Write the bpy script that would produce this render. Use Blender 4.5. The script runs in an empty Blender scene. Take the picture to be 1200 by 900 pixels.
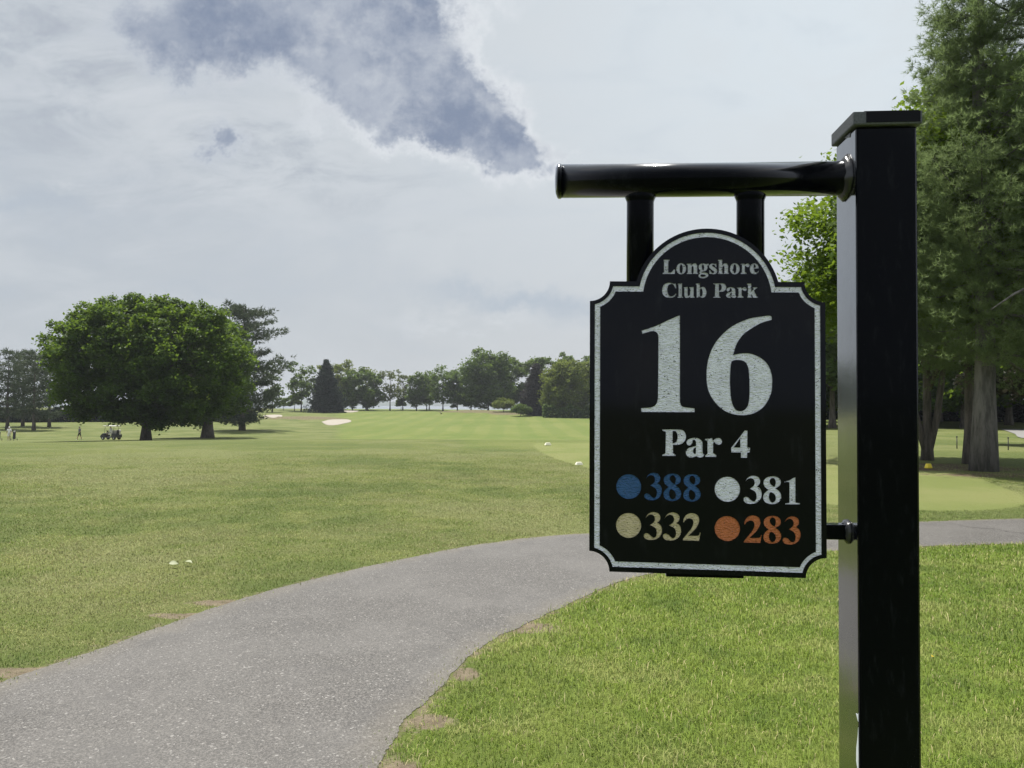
import bpy, bmesh, math, random
import numpy as np
from mathutils import Vector, Matrix

S = bpy.context.scene
COL = S.collection
R = math.radians
F = 901.0
PITCH, ROLL = R(1.56), R(0.4)
CAM = np.array([0.0, 0.0, 1.5])

# ------------------------------------------------------------------ camera
def rot(v):
    x, y, z = v
    c, s = math.cos(ROLL), math.sin(ROLL)
    x, z = c*x - s*z, s*x + c*z
    c, s = math.cos(PITCH), math.sin(PITCH)
    return np.array([x, y*c - z*s, y*s + z*c])
def ray(px, py):
    return rot(((px-600)/F, 1.0, -(py-450)/F))
cd = bpy.data.cameras.new('camera'); cam = bpy.data.objects.new('camera', cd); COL.objects.link(cam)
r_, u_, f_ = rot((1, 0, 0)), rot((0, 0, 1)), rot((0, 1, 0))
cam.matrix_world = Matrix(((r_[0], u_[0], -f_[0], 0), (r_[1], u_[1], -f_[1], 0), (r_[2], u_[2], -f_[2], 1.5), (0, 0, 0, 1)))
cd.sensor_width = 36; cd.lens = 36*F/1200; cd.clip_start = 0.05; cd.clip_end = 20000
S.camera = cam

# ------------------------------------------------------------------ nodes
def new_mat(name):
    m = bpy.data.materials.new(name); m.use_nodes = True
    nt = m.node_tree; nt.nodes.clear()
    return m, nt
class NT:
    def __init__(s, nt): s.nt = nt
    def n(s, t, **k):
        nd = s.nt.nodes.new(t)
        for a, b in k.items():
            if a == 'i':
                for kk, v in b.items():
                    if hasattr(v, 'is_output') or isinstance(v, bpy.types.NodeSocket): s.nt.links.new(v, nd.inputs[kk])
                    else: nd.inputs[kk].default_value = v
            else: setattr(nd, a, b)
        return nd
    def m(s, op, a, b=0.0, c=0.0, clamp=False):
        nd = s.nt.nodes.new('ShaderNodeMath'); nd.operation = op; nd.use_clamp = clamp
        for k, v in enumerate((a, b, c)):
            if isinstance(v, bpy.types.NodeSocket): s.nt.links.new(v, nd.inputs[k])
            else: nd.inputs[k].default_value = v
        return nd.outputs[0]
    def mix(s, f, a, b):
        nd = s.nt.nodes.new('ShaderNodeMix'); nd.data_type = 'RGBA'
        for k, v in ((0, f), (6, a), (7, b)):
            if isinstance(v, bpy.types.NodeSocket): s.nt.links.new(v, nd.inputs[k])
            elif k == 0: nd.inputs[k].default_value = v
            else: nd.inputs[k].default_value = tuple(v)+(1,) if len(v) == 3 else v
        return nd.outputs[2]
    def noise(s, vec, scale, detail=4, rough=.55, dist=0.0):
        nd = s.n('ShaderNodeTexNoise'); nd.inputs['Scale'].default_value = scale
        nd.inputs['Detail'].default_value = detail; nd.inputs['Roughness'].default_value = rough
        nd.inputs['Distortion'].default_value = dist
        if vec is not None: s.nt.links.new(vec, nd.inputs['Vector'])
        return nd.outputs[0]
    def ss(s, v, lo, hi):
        nd = s.nt.nodes.new('ShaderNodeMapRange'); nd.interpolation_type = 'SMOOTHSTEP'
        s.nt.links.new(v, nd.inputs[0]); nd.inputs[1].default_value = lo; nd.inputs[2].default_value = hi
        return nd.outputs[0]
    def scale(s, vec, sc):
        nd = s.nt.nodes.new('ShaderNodeMapping'); s.nt.links.new(vec, nd.inputs[0]); nd.inputs['Scale'].default_value = sc
        return nd.outputs[0]
    def attr(s, name):
        nd = s.nt.nodes.new('ShaderNodeAttribute'); nd.attribute_name = name; return nd.outputs['Fac']
    def pos(s):
        return s.nt.nodes.new('ShaderNodeNewGeometry').outputs['Position']
    def obj(s):
        return s.nt.nodes.new('ShaderNodeTexCoord').outputs['Object']
    def out(s, sh):
        o = s.nt.nodes.new('ShaderNodeOutputMaterial'); s.nt.links.new(sh, o.inputs[0])
    def bump(s, h, strength=.5, dist=.01):
        nd = s.nt.nodes.new('ShaderNodeBump'); nd.inputs['Strength'].default_value = strength
        nd.inputs['Distance'].default_value = dist; s.nt.links.new(h, nd.inputs['Height']); return nd.outputs[0]

def principled(name, col, rough=.5, var=.25, vscale=20, bump=0, bscale=200, bdist=.001, metal=0, ior=1.5, spec=.5):
    m, nt = new_mat(name); q = NT(nt)
    nz = q.noise(q.obj(), vscale, 5)
    c = q.mix(nz, tuple(x*(1-var) for x in col), tuple(min(1, x*(1+var)) for x in col))
    b = q.n('ShaderNodeBsdfPrincipled', i={'Base Color': c, 'Roughness': rough, 'Metallic': metal, 'IOR': ior})
    b.inputs['Specular IOR Level'].default_value = spec
    if bump: nt.links.new(q.bump(q.noise(q.obj(), bscale, 4), bump, bdist), b.inputs['Normal'])
    q.out(b.outputs[0]); return m

# ------------------------------------------------------------------ object helpers
def tag(o, label=None, cat=None, group=None, kind=None):
    if label: o['label'] = label
    if cat: o['category'] = cat
    if group: o['group'] = group
    if kind: o['kind'] = kind
    return o
def empty(name, loc=(0, 0, 0), rz=0, parent=None):
    o = bpy.data.objects.new(name, None); COL.objects.link(o); o.location = loc; o.rotation_euler = (0, 0, rz)
    o.empty_display_size = .1
    if parent: o.parent = parent
    return o
def link(name, me, parent=None, mats=()):
    o = bpy.data.objects.new(name, me); COL.objects.link(o)
    if parent: o.parent = parent
    for m in mats: me.materials.append(m)
    return o
def mesh_np(name, V, faces_flat, nper, smooth=False):
    """V (n,3); faces_flat list of index arrays with constant corner count nper"""
    me = bpy.data.meshes.new(name)
    V = np.asarray(V, dtype=np.float32); Fc = np.asarray(faces_flat, dtype=np.int32).reshape(-1, nper)
    me.vertices.add(len(V)); me.vertices.foreach_set('co', V.ravel())
    me.loops.add(Fc.size); me.loops.foreach_set('vertex_index', Fc.ravel())
    me.polygons.add(len(Fc)); me.polygons.foreach_set('loop_start', np.arange(0, Fc.size, nper, dtype=np.int32))
    if smooth: me.polygons.foreach_set('use_smooth', np.ones(len(Fc), dtype=bool))
    me.update(calc_edges=True)
    return me
def add_attr(me, name, vals):
    a = me.attributes.new(name, 'FLOAT', 'POINT'); a.data.foreach_set('value', np.asarray(vals, dtype=np.float32))

class MB:
    """collects simple shapes into one mesh"""
    def __init__(s): s.bm = bmesh.new()
    def box(s, c, d, bevel=0, rot=None):
        r = bmesh.ops.create_cube(s.bm, size=1)
        vs = r['verts']
        for v in vs: v.co = Vector((v.co.x*d[0], v.co.y*d[1], v.co.z*d[2]))
        if bevel:
            es = list({e for v in vs for e in v.link_edges})
            rr = bmesh.ops.bevel(s.bm, geom=es, offset=bevel, segments=2, affect='EDGES', profile=.5)
            vs = list({v for f in rr['faces'] for v in f.verts} | {v for v in vs if v.is_valid})
        for v in vs:
            co = v.co
            if rot is not None: co = rot @ co
            v.co = co + Vector(c)
        return s
    def tube(s, pts, rad, seg=10, cap=True):
        pts = [Vector(p) for p in pts]
        if not hasattr(rad, '__len__'): rad = [rad]*len(pts)
        rings = []
        prev = None
        for i, p in enumerate(pts):
            t = (pts[min(i+1, len(pts)-1)] - pts[max(i-1, 0)]).normalized()
            if prev is None:
                a = t.orthogonal().normalized()
            else:
                a = (prev - t*prev.dot(t)).normalized()
            prev = a; b = t.cross(a)
            rings.append([s.bm.verts.new(p + (a*math.cos(k*2*math.pi/seg) + b*math.sin(k*2*math.pi/seg))*rad[i]) for k in range(seg)])
        for i in range(len(rings)-1):
            for k in range(seg):
                f = s.bm.faces.new((rings[i][k], rings[i][(k+1) % seg], rings[i+1][(k+1) % seg], rings[i+1][k])); f.smooth = True
        if cap:
            s.bm.faces.new(list(reversed(rings[0]))); s.bm.faces.new(rings[-1])
        return s
    def lathe(s, prof, seg=24, M=None):
        rings = []
        for (r, z) in prof:
            rings.append([s.bm.verts.new((r*math.cos(k*2*math.pi/seg), r*math.sin(k*2*math.pi/seg), z)) for k in range(seg)])
        vs = [v for rr in rings for v in rr]
        for i in range(len(rings)-1):
            for k in range(seg):
                f = s.bm.faces.new((rings[i][k], rings[i][(k+1) % seg], rings[i+1][(k+1) % seg], rings[i+1][k])); f.smooth = True
        s.bm.faces.new(list(reversed(rings[0]))); s.bm.faces.new(rings[-1])
        if M is not None:
            for v in vs: v.co = M @ v.co
        return s
    def prism(s, poly, M, h):
        a = [s.bm.verts.new(M @ Vector((x, y, 0))) for x, y in poly]
        b = [s.bm.verts.new(M @ Vector((x, y, h))) for x, y in poly]
        s.bm.faces.new(list(reversed(a))); s.bm.faces.new(b)
        for k in range(len(a)):
            j = (k+1) % len(a); s.bm.faces.new((a[k], a[j], b[j], b[k]))
        return s
    def build(s, name, mat, parent=None):
        bmesh.ops.recalc_face_normals(s.bm, faces=s.bm.faces)
        me = bpy.data.meshes.new(name); s.bm.to_mesh(me); s.bm.free()
        return link(name, me, parent, [mat] if not isinstance(mat, (list, tuple)) else mat)

# ------------------------------------------------------------------ terrain
PR = np.array([0, 33, 45, 60, 80, 105, 115, 130, 150, 185, 220, 250, 290, 330, 345, 380, 450, 800, 9000.])
PZ = np.array([-1.5, -1.52, -2.04, -2.72, -3.62, -4.68, -5.0, -5.15, -5.0, -4.55, -3.9, -3.15, -2.35, -2.05, -2.2, -8.5, -11, -14, -30.])
QR = np.array([0, 60, 80, 400, 9000.]); QZ = np.array([-1.5, -1.5, -1.35, -1.2, -1.0])
def sstep(x, a, b):
    t = np.clip((x-a)/(b-a), 0, 1); return t*t*(3-2*t)
def pz(r, RR, ZZ):
    # smoothed linear interpolation
    return (np.interp(r*.96, RR, ZZ)+np.interp(r, RR, ZZ)+np.interp(r*1.04, RR, ZZ))/3
def sn(x, y, k, s):
    return np.sin(x*k+1.7*s+np.sin(y*k*.7+s)*1.3)*np.cos(y*k*.9+2.3*s+np.sin(x*k*.6-s)*1.1)
MOUNDS = []
def terrain(x, y):
    x = np.asarray(x, float); y = np.asarray(y, float)
    r = np.hypot(x, y); t = np.where(y > .1, x/np.maximum(y, .1), np.sign(x)*9)
    w = np.maximum(sstep(t, .27, .42), np.where(y <= .1, 1, 0))
    z = 1.5 + (1-w)*pz(r, PR, PZ) + w*pz(r, QR, QZ)
    g = sstep(r, 16, 60)
    z = z + g*(.05*sn(x, y, .09, 1)+.03*sn(x, y, .21, 2)) + sstep(r, 12, 30)*.012*sn(x, y, .5, 3)
    for (mx, my, sx, sy, h) in MOUNDS:
        z = z + h*np.exp(-((x-mx)/sx)**2-((y-my)/sy)**2)
    return z
def at(px, r):
    """ground point on the bearing of a photo column at distance r"""
    d = ray(px, 474); d = d[:2]/np.hypot(d[0], d[1])
    x, y = d*r
    return np.array([x, y, float(terrain(x, y))])
def hit(px, py):
    d = ray(px, py); d = d/np.hypot(d[0], d[1])
    rr = np.geomspace(1.5, 420, 3000)
    z = 1.5 + d[2]*rr - terrain(d[0]*rr, d[1]*rr)
    k = np.argmax(z < 0)
    if z[k] >= 0: k = len(rr)-1
    r = rr[k]
    return np.array([d[0]*r, d[1]*r, float(terrain(d[0]*r, d[1]*r))])
def flat(px, py):
    d = ray(px, py); t = -1.5/d[2]; return (d[0]*t, d[1]*t)
m1 = at(357, 205); m2 = at(556, 258); m3 = at(592, 248)
MOUNDS += [(m1[0], m1[1], 13, 9, .9), (m2[0], m2[1], 13, 6, 1.25), (m3[0], m3[1], 6, 6, .8)]

def catmull(P, n):
    P = [np.array(p, float) for p in P]; Q = [2*P[0]-P[1]]+P+[2*P[-1]-P[-2]]; o = []
    for i in range(len(P)-1):
        a, b, c, d = Q[i:i+4]
        for k in range(n):
            t = k/n
            o.append(.5*(2*b+(c-a)*t+(2*a-5*b+4*c-d)*t*t+(3*b-a-3*c+d)*t**3))
    o.append(P[-1]); return np.array(o)
INNER = catmull([flat(*p) for p in [(250,1300),(330,1100),(395,980),(446,897),(472,853),(516,807),(554,766),(596,741),(643,719),(699,692),(755,674.5),(860,657),(985,645),(1080,640.5),(1200,637),(1400,633.5),(1800,631)]], 14)
OUTER = catmull([flat(*p) for p in [(-900,1180),(-500,1010),(-200,880),(0,800),(69,776),(146,749),(197,731),(268,707.5),(333,688),(406,669),(484,652.5),(554,639),(624,629.5),(687,624.7),(760,621.5),(900,617),(1080,611.5),(1200,608),(1400,604),(1800,600)]], 14)
def poly_sd(P, x, y):
    """signed distance to closed polygon (positive inside)"""
    x = np.asarray(x, float); y = np.asarray(y, float)
    d = np.full(x.shape, 1e9); ins = np.zeros(x.shape, bool)
    n = len(P)
    for i in range(n):
        a = P[i]; b = P[(i+1) % n]
        e = b-a; L = max(e@e, 1e-9)
        t = np.clip(((x-a[0])*e[0]+(y-a[1])*e[1])/L, 0, 1)
        d = np.minimum(d, np.hypot(x-a[0]-t*e[0], y-a[1]-t*e[1]))
        c = ((a[1] > y) != (b[1] > y)) & (x < (b[0]-a[0])*(y-a[1])/((b[1]-a[1]) if b[1] != a[1] else 1e-9)+a[0])
        ins ^= c
    return np.where(ins, d, -d)
PATHP = np.vstack([INNER[::3], OUTER[::-3]])
TEE = catmull([(0.8,29),(1.1,23),(1.86,18.6),(3.5,13.6),(5.9,11.3),(8,12),(9.3,14.5),(10.3,19),(8.6,26),(4,31),(1.2,31),(.8,29)], 5)[:-1]
BARE = [(flat(615,735),.26,.15),(flat(545,790),.09,.13),(flat(505,845),.13,.10),(flat(262,706),.32,.10),(flat(215,721),.3,.08),(flat(20,788),.25,.1),(flat(470,905),.1,.12)]
def bare_mask(x, y):
    m = np.zeros(np.shape(x))
    for (c, sx, sy) in BARE:
        m = np.maximum(m, np.exp(-((x-c[0])/sx)**2-((y-c[1])/sy)**2))
    return m

# terrain mesh: polar sheet, fine in front of the camera
def build_ground():
    th = np.concatenate([np.linspace(-42, 42, 900), np.linspace(42, 318, 160)[1:-1]])
    th = np.radians(90-th)
    rr = np.concatenate([[0.15, .6, 1.1], np.geomspace(1.5, 9000, 620)])
    T, RR = np.meshgrid(th, rr)
    x = (RR*np.cos(T)).ravel(); y = (RR*np.sin(T)).ravel(); z = terrain(x, y)
    nt_, nr = len(th), len(rr)
    i = np.arange(nr-1)[:, None]*nt_; j = np.arange(nt_)[None, :]; j2 = (j+1) % nt_
    Fq = np.stack([i+j, i+nt_+j, i+nt_+j2, i+j2], -1).reshape(-1, 4)[:, ::-1]
    V = np.stack([x, y, z], -1)
    c = len(V); V = np.vstack([V, [[0, 0, float(terrain(0, 0))]]])
    me = mesh_np('ground', V, Fq, 4, True)
    bm = bmesh.new(); bm.from_mesh(me); bm.verts.ensure_lookup_table()
    for k in range(nt_):
        bm.faces.new((bm.verts[k], bm.verts[c], bm.verts[(k+1) % nt_])).smooth = True
    bmesh.ops.recalc_face_normals(bm, faces=bm.faces); bm.to_mesh(me); bm.free()
    x = V[:, 0]; y = V[:, 1]; r = np.hypot(x, y); t = x/np.maximum(y, .1)
    sd = np.full(len(x), -50.); k = r < 40; sd[k] = poly_sd(PATHP, x[k], y[k])
    add_attr(me, 'bare', bare_mask(x, y))
    add_attr(me, 'edge', np.clip(1-np.abs(sd)/.22, 0, 1))
    tee = np.full(len(x), -9.); k = (r > 8) & (r < 40) & (y > 0); tee[k] = poly_sd(TEE, x[k], y[k])
    # small mown putting surface far right
    tee2 = np.hypot((x-27)/9, (y-48)/6)*0-9
    add_attr(me, 'tee', np.clip(sstep(tee, -.12, .12)+sstep(tee2, -.05, .05), 0, 1))
    px = 600+F*t
    fair = sstep(r+.25*y*np.sin(px*.02), 62, 72)*sstep(t, -.235+.0*r, -.215)*(y > 0)
    fair = np.maximum(fair, sstep(r, 26, 28)*sstep(t, -.12+.05*np.sin(r*.06), -.05)*(t < .3)*(y > 0)*.55*(r < 70))
    add_attr(me, 'fair', fair)
    rough = np.zeros(len(x))
    for (mx, my, sx, sy, h) in MOUNDS:
        rough = np.maximum(rough, np.exp(-((x-mx)/sx/.95)**2-((y-my)/sy/1.0)**2)*(1 if mx > -40 else .8))
    add_attr(me, 'rough', np.clip(rough*1.3, 0, 1)*(r > 100))
    mul = np.zeros(len(x))
    for (cx, cy, sx, sy) in [(at(1150,22)[0]-.6,19.0,3.6,.9),(at(1090,23)[0],20.2,2.6,.8),(at(1190,20)[0],17.2,2.0,.8)]:
        mul = np.maximum(mul, np.exp(-((x-cx)/sx)**2-((y-cy)/sy)**2))
    add_attr(me, 'mulch', mul)
    add_attr(me, 'lush', np.where(sd < 0, sstep(x*1.0-y*.0+(0), -3, 1.5), 0)*(inner_side(x, y)))
    m, nt = new_mat('lawn_ground'); q = NT(nt)
    p = q.pos()
    sx = q.scale(p, (1, 1, 0))
    n0 = q.noise(sx, .045, 4); n1 = q.noise(sx, .35, 5, .6); n2 = q.noise(sx, 2.2, 5, .65); n3 = q.noise(sx, 11, 4, .7); n4 = q.noise(sx, 60, 3, .7)
    f1 = q.ss(n1, .4, .6); f2 = q.ss(n2, .4, .6); f3 = q.ss(n3, .3, .72)
    g = q.mix(f1, (.088, .118, .022), (.132, .155, .036))
    g = q.mix(q.m('MULTIPLY', f2, .55), g, (.135, .145, .052))
    g = q.mix(q.m('MULTIPLY', f3, .5), g, (.052, .078, .018))
    g = q.mix(q.m('MULTIPLY', q.ss(n4, .35, .75), .45), g, (.17, .175, .072))
    lush = q.mix(f2, (.075, .11, .018), (.12, .155, .028))
    pb = q.noise(sx, .16, 5, .62); g = q.mix(q.m('MULTIPLY', q.ss(pb, .50, .57), .4), g, (.17, .178, .075)); g = q.mix(q.m('MULTIPLY', q.ss(pb, .49, .42), .45), g, (.065, .095, .022))
    g = q.mix(q.attr('lush'), g, lush)
    fairc = q.mix(q.ss(n0, .35, .65), (.100, .138, .026), (.135, .162, .040))
    fairc = q.mix(q.m('MULTIPLY', f1, .4), fairc, (.165, .175, .055))
    wv = q.n('ShaderNodeTexWave', wave_type='BANDS', bands_direction='X'); wv.inputs['Scale'].default_value = .055; wv.inputs['Distortion'].default_value = 2.5; wv.inputs['Detail'].default_value = 2; wv.inputs['Detail Scale'].default_value = .4
    nt.links.new(sx, wv.inputs['Vector'])
    fairc = q.mix(q.m('MULTIPLY', q.ss(wv.outputs['Fac'], .4, .6), .4), fairc, (.092, .135, .026))
    g = q.mix(q.attr('fair'), g, fairc)
    g = q.mix(q.attr('tee'), g, q.mix(f1, (.145, .172, .05), (.175, .19, .066)))
    rg = q.mix(f2, (.09, .08, .04), (.17, .145, .08))
    g = q.mix(q.ss(q.m('ADD', q.attr('rough'), q.m('MULTIPLY', q.m('SUBTRACT', n1, .5), .8)), .3, .62), g, rg)
    soil = q.mix(f3, (.13, .105, .07), (.21, .175, .12))
    g = q.mix(q.ss(q.m('ADD', q.attr('mulch'), q.m('MULTIPLY', q.m('SUBTRACT', n2, .5), 1.2)), .5, .8), g, q.mix(f3, (.07, .05, .03), (.16, .12, .08)))
    e = q.m('MAXIMUM', q.m('MULTIPLY', q.attr('bare'), 1.1), q.m('MULTIPLY', q.attr('edge'), .56))
    e = q.m('ADD', e, q.m('MULTIPLY', q.m('SUBTRACT', n3, .5), .9))
    g = q.mix(q.ss(e, .38, .66), g, soil)
    b = q.n('ShaderNodeBsdfPrincipled', i={'Base Color': g, 'Roughness': .85})
    b.inputs['Specular IOR Level'].default_value = .15
    h = q.m('ADD', q.m('MULTIPLY', n3, .6), q.m('MULTIPLY', n4, .5))
    nt.links.new(q.bump(h, .8, .05), b.inputs['Normal'])
    q.out(b.outputs[0])
    return tag(link('ground', me, None, [m]), kind='structure')
def inner_side(x, y):
    """1 on the near (post) side of the path, 0 on the far side"""
    P = np.vstack([INNER, [(40, -10), (0, -10)]])
    k = (np.hypot(x, y) < 45); o = np.zeros(len(x)); o[k] = (poly_sd(P, x[k], y[k]) > 0)
    return o
build_ground()

# ------------------------------------------------------------------ path
def build_path():
    n = len(INNER); V = []; m = 9
    rng = np.random.default_rng(5)
    N = 700
    def resample(P):
        # even steps in bearing-weighted length, so that both edges keep pace round the bend
        rr_ = np.hypot(P[:, 0], P[:, 1]); st = np.hypot(*np.diff(P, axis=0).T)/(.5*(rr_[1:]+rr_[:-1]))
        d = np.r_[0, np.cumsum(st)]; u = np.linspace(0, d[-1], N)
        return np.stack([np.interp(u, d, P[:, 0]), np.interp(u, d, P[:, 1])], -1)
    I, O = resample(INNER), resample(OUTER)
    def jit(k): return np.convolve(rng.normal(0, 1, N+k-1), np.ones(k)/k, 'valid')*math.sqrt(k)
    ji = .009*jit(12)+.010*jit(40); jo = .008*jit(12)+.007*jit(36)
    D = (O-I); D /= np.linalg.norm(D, axis=1)[:, None]
    I = I+D*ji[:, None]; O = O+D*jo[:, None]
    for k in range(m):
        t = k/(m-1); P = I*(1-t)+O*t
        z = terrain(P[:, 0], P[:, 1])+.003+.018*(1-(2*t-1)**2)*(t not in (0, 1))
        V.append(np.column_stack([P, z]))
    V = np.vstack(V)
    a = np.arange(m-1)[:, None]*N; b = np.arange(N-1)[None]
    Fq = np.stack([a+b, a+b+1, a+N+b+1, a+N+b], -1).reshape(-1, 4)[:, ::-1]
    me = mesh_np('path', V, Fq, 4, True)
    ed = np.concatenate([np.full(N, min(k, m-1-k)/((m-1)/2)) for k in range(m)])
    add_attr(me, 'mid', ed)
    mt, nt = new_mat('worn_asphalt'); q = NT(nt); p = q.scale(q.pos(), (1, 1, 0))
    vo = q.n('ShaderNodeTexVoronoi'); nt.links.new(p, vo.inputs['Vector']); vo.inputs['Scale'].default_value = 190
    vc = q.n('ShaderNodeTexVoronoi'); nt.links.new(p, vc.inputs['Vector']); vc.inputs['Scale'].default_value = 105
    sp = q.n('ShaderNodeSeparateColor'); nt.links.new(vo.outputs['Color'], sp.inputs[0])
    sp2 = q.n('ShaderNodeSeparateColor'); nt.links.new(vc.outputs['Color'], sp2.inputs[0])
    c = q.mix(q.ss(sp.outputs[0], .1, .95), (.043, .040, .036), (.142, .134, .123))
    c = q.mix(q.ss(sp2.outputs[1], .94, .99), c, (.25, .24, .225))
    c = q.mix(q.m('MULTIPLY', q.ss(sp2.outputs[2], .74, .84), .6), c, (.035, .034, .032))
    c = q.mix(q.m('MULTIPLY', q.ss(q.noise(p, .8, 6, .65), .40, .62), .3), c, (.15, .143, .134))
    c = q.mix(q.m('MULTIPLY', q.ss(q.noise(p, 2.6, 6, .7), .54, .66), .45), c, (.075, .071, .067))
    c = q.mix(q.m('MULTIPLY', q.m('SUBTRACT', 1, q.ss(q.m('ADD', q.attr('mid'), q.m('MULTIPLY', q.m('SUBTRACT', q.noise(p, 3, 4), .5), .35)), .0, .22)), .3), c, (.16, .14, .105))
    b = q.n('ShaderNodeBsdfPrincipled', i={'Base Color': c, 'Roughness': .6})
    b.inputs['Specular IOR Level'].default_value = .4
    h = q.m('ADD', vo.outputs['Distance'], q.m('MULTIPLY', q.noise(p, 200, 2), .4))
    nt.links.new(q.bump(h, .5, .004), b.inputs['Normal'])
    q.out(b.outputs[0])
    o = tag(link('path', me, None, [mt]), kind='structure')
    # a crack in the asphalt
    P = catmull([flat(*p) for p in [(1108, 613), (1122, 617), (1140, 620), (1165, 622), (1180, 625), (1200, 627), (1240, 628)]], 10)
    w = .008+.004*rng.random(len(P)); P = P+rng.normal(0, .006, P.shape)
    def zc(Q): return np.column_stack([Q, terrain(Q[:, 0], Q[:, 1])+.026+np.zeros(len(Q))])
    A = zc(P+np.column_stack([0*w, w])); B = zc(P-np.column_stack([0*w, w])); n2 = len(P); k = np.arange(n2-1)
    cm = mesh_np('crack', np.vstack([A, B]), np.stack([k, k+n2, k+n2+1, k+1], -1), 4)
    link('crack', cm, o, [principled('crack_dark', (.05, .045, .04), .9)])
build_path()

# ------------------------------------------------------------------ grass (near blades)
def leaf_mat(name, c1, c2, trans=.45, c3=None, nscale=.6, spec=.12, tr=None, rough=.5):
    m, nt = new_mat(name); q = NT(nt)
    t = q.attr('tone'); c = q.mix(t, c1, c2)
    n = q.noise(q.pos(), nscale, 3)
    if c3: c = q.mix(q.ss(n, .4, .7), c, c3)
    d = q.n('ShaderNodeBsdfPrincipled', i={'Base Color': c, 'Roughness': rough}); d.inputs['Specular IOR Level'].default_value = spec
    tc = q.mix(.5, c, tr if tr else tuple(min(1, x*1.6) for x in c2))
    tl = q.n('ShaderNodeBsdfTranslucent', i={'Color': tc})
    ms = q.n('ShaderNodeMixShader'); ms.inputs[0].default_value = trans
    nt.links.new(d.outputs[0], ms.inputs[1]); nt.links.new(tl.outputs[0], ms.inputs[2])
    q.out(ms.outputs[0]); return m

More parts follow.
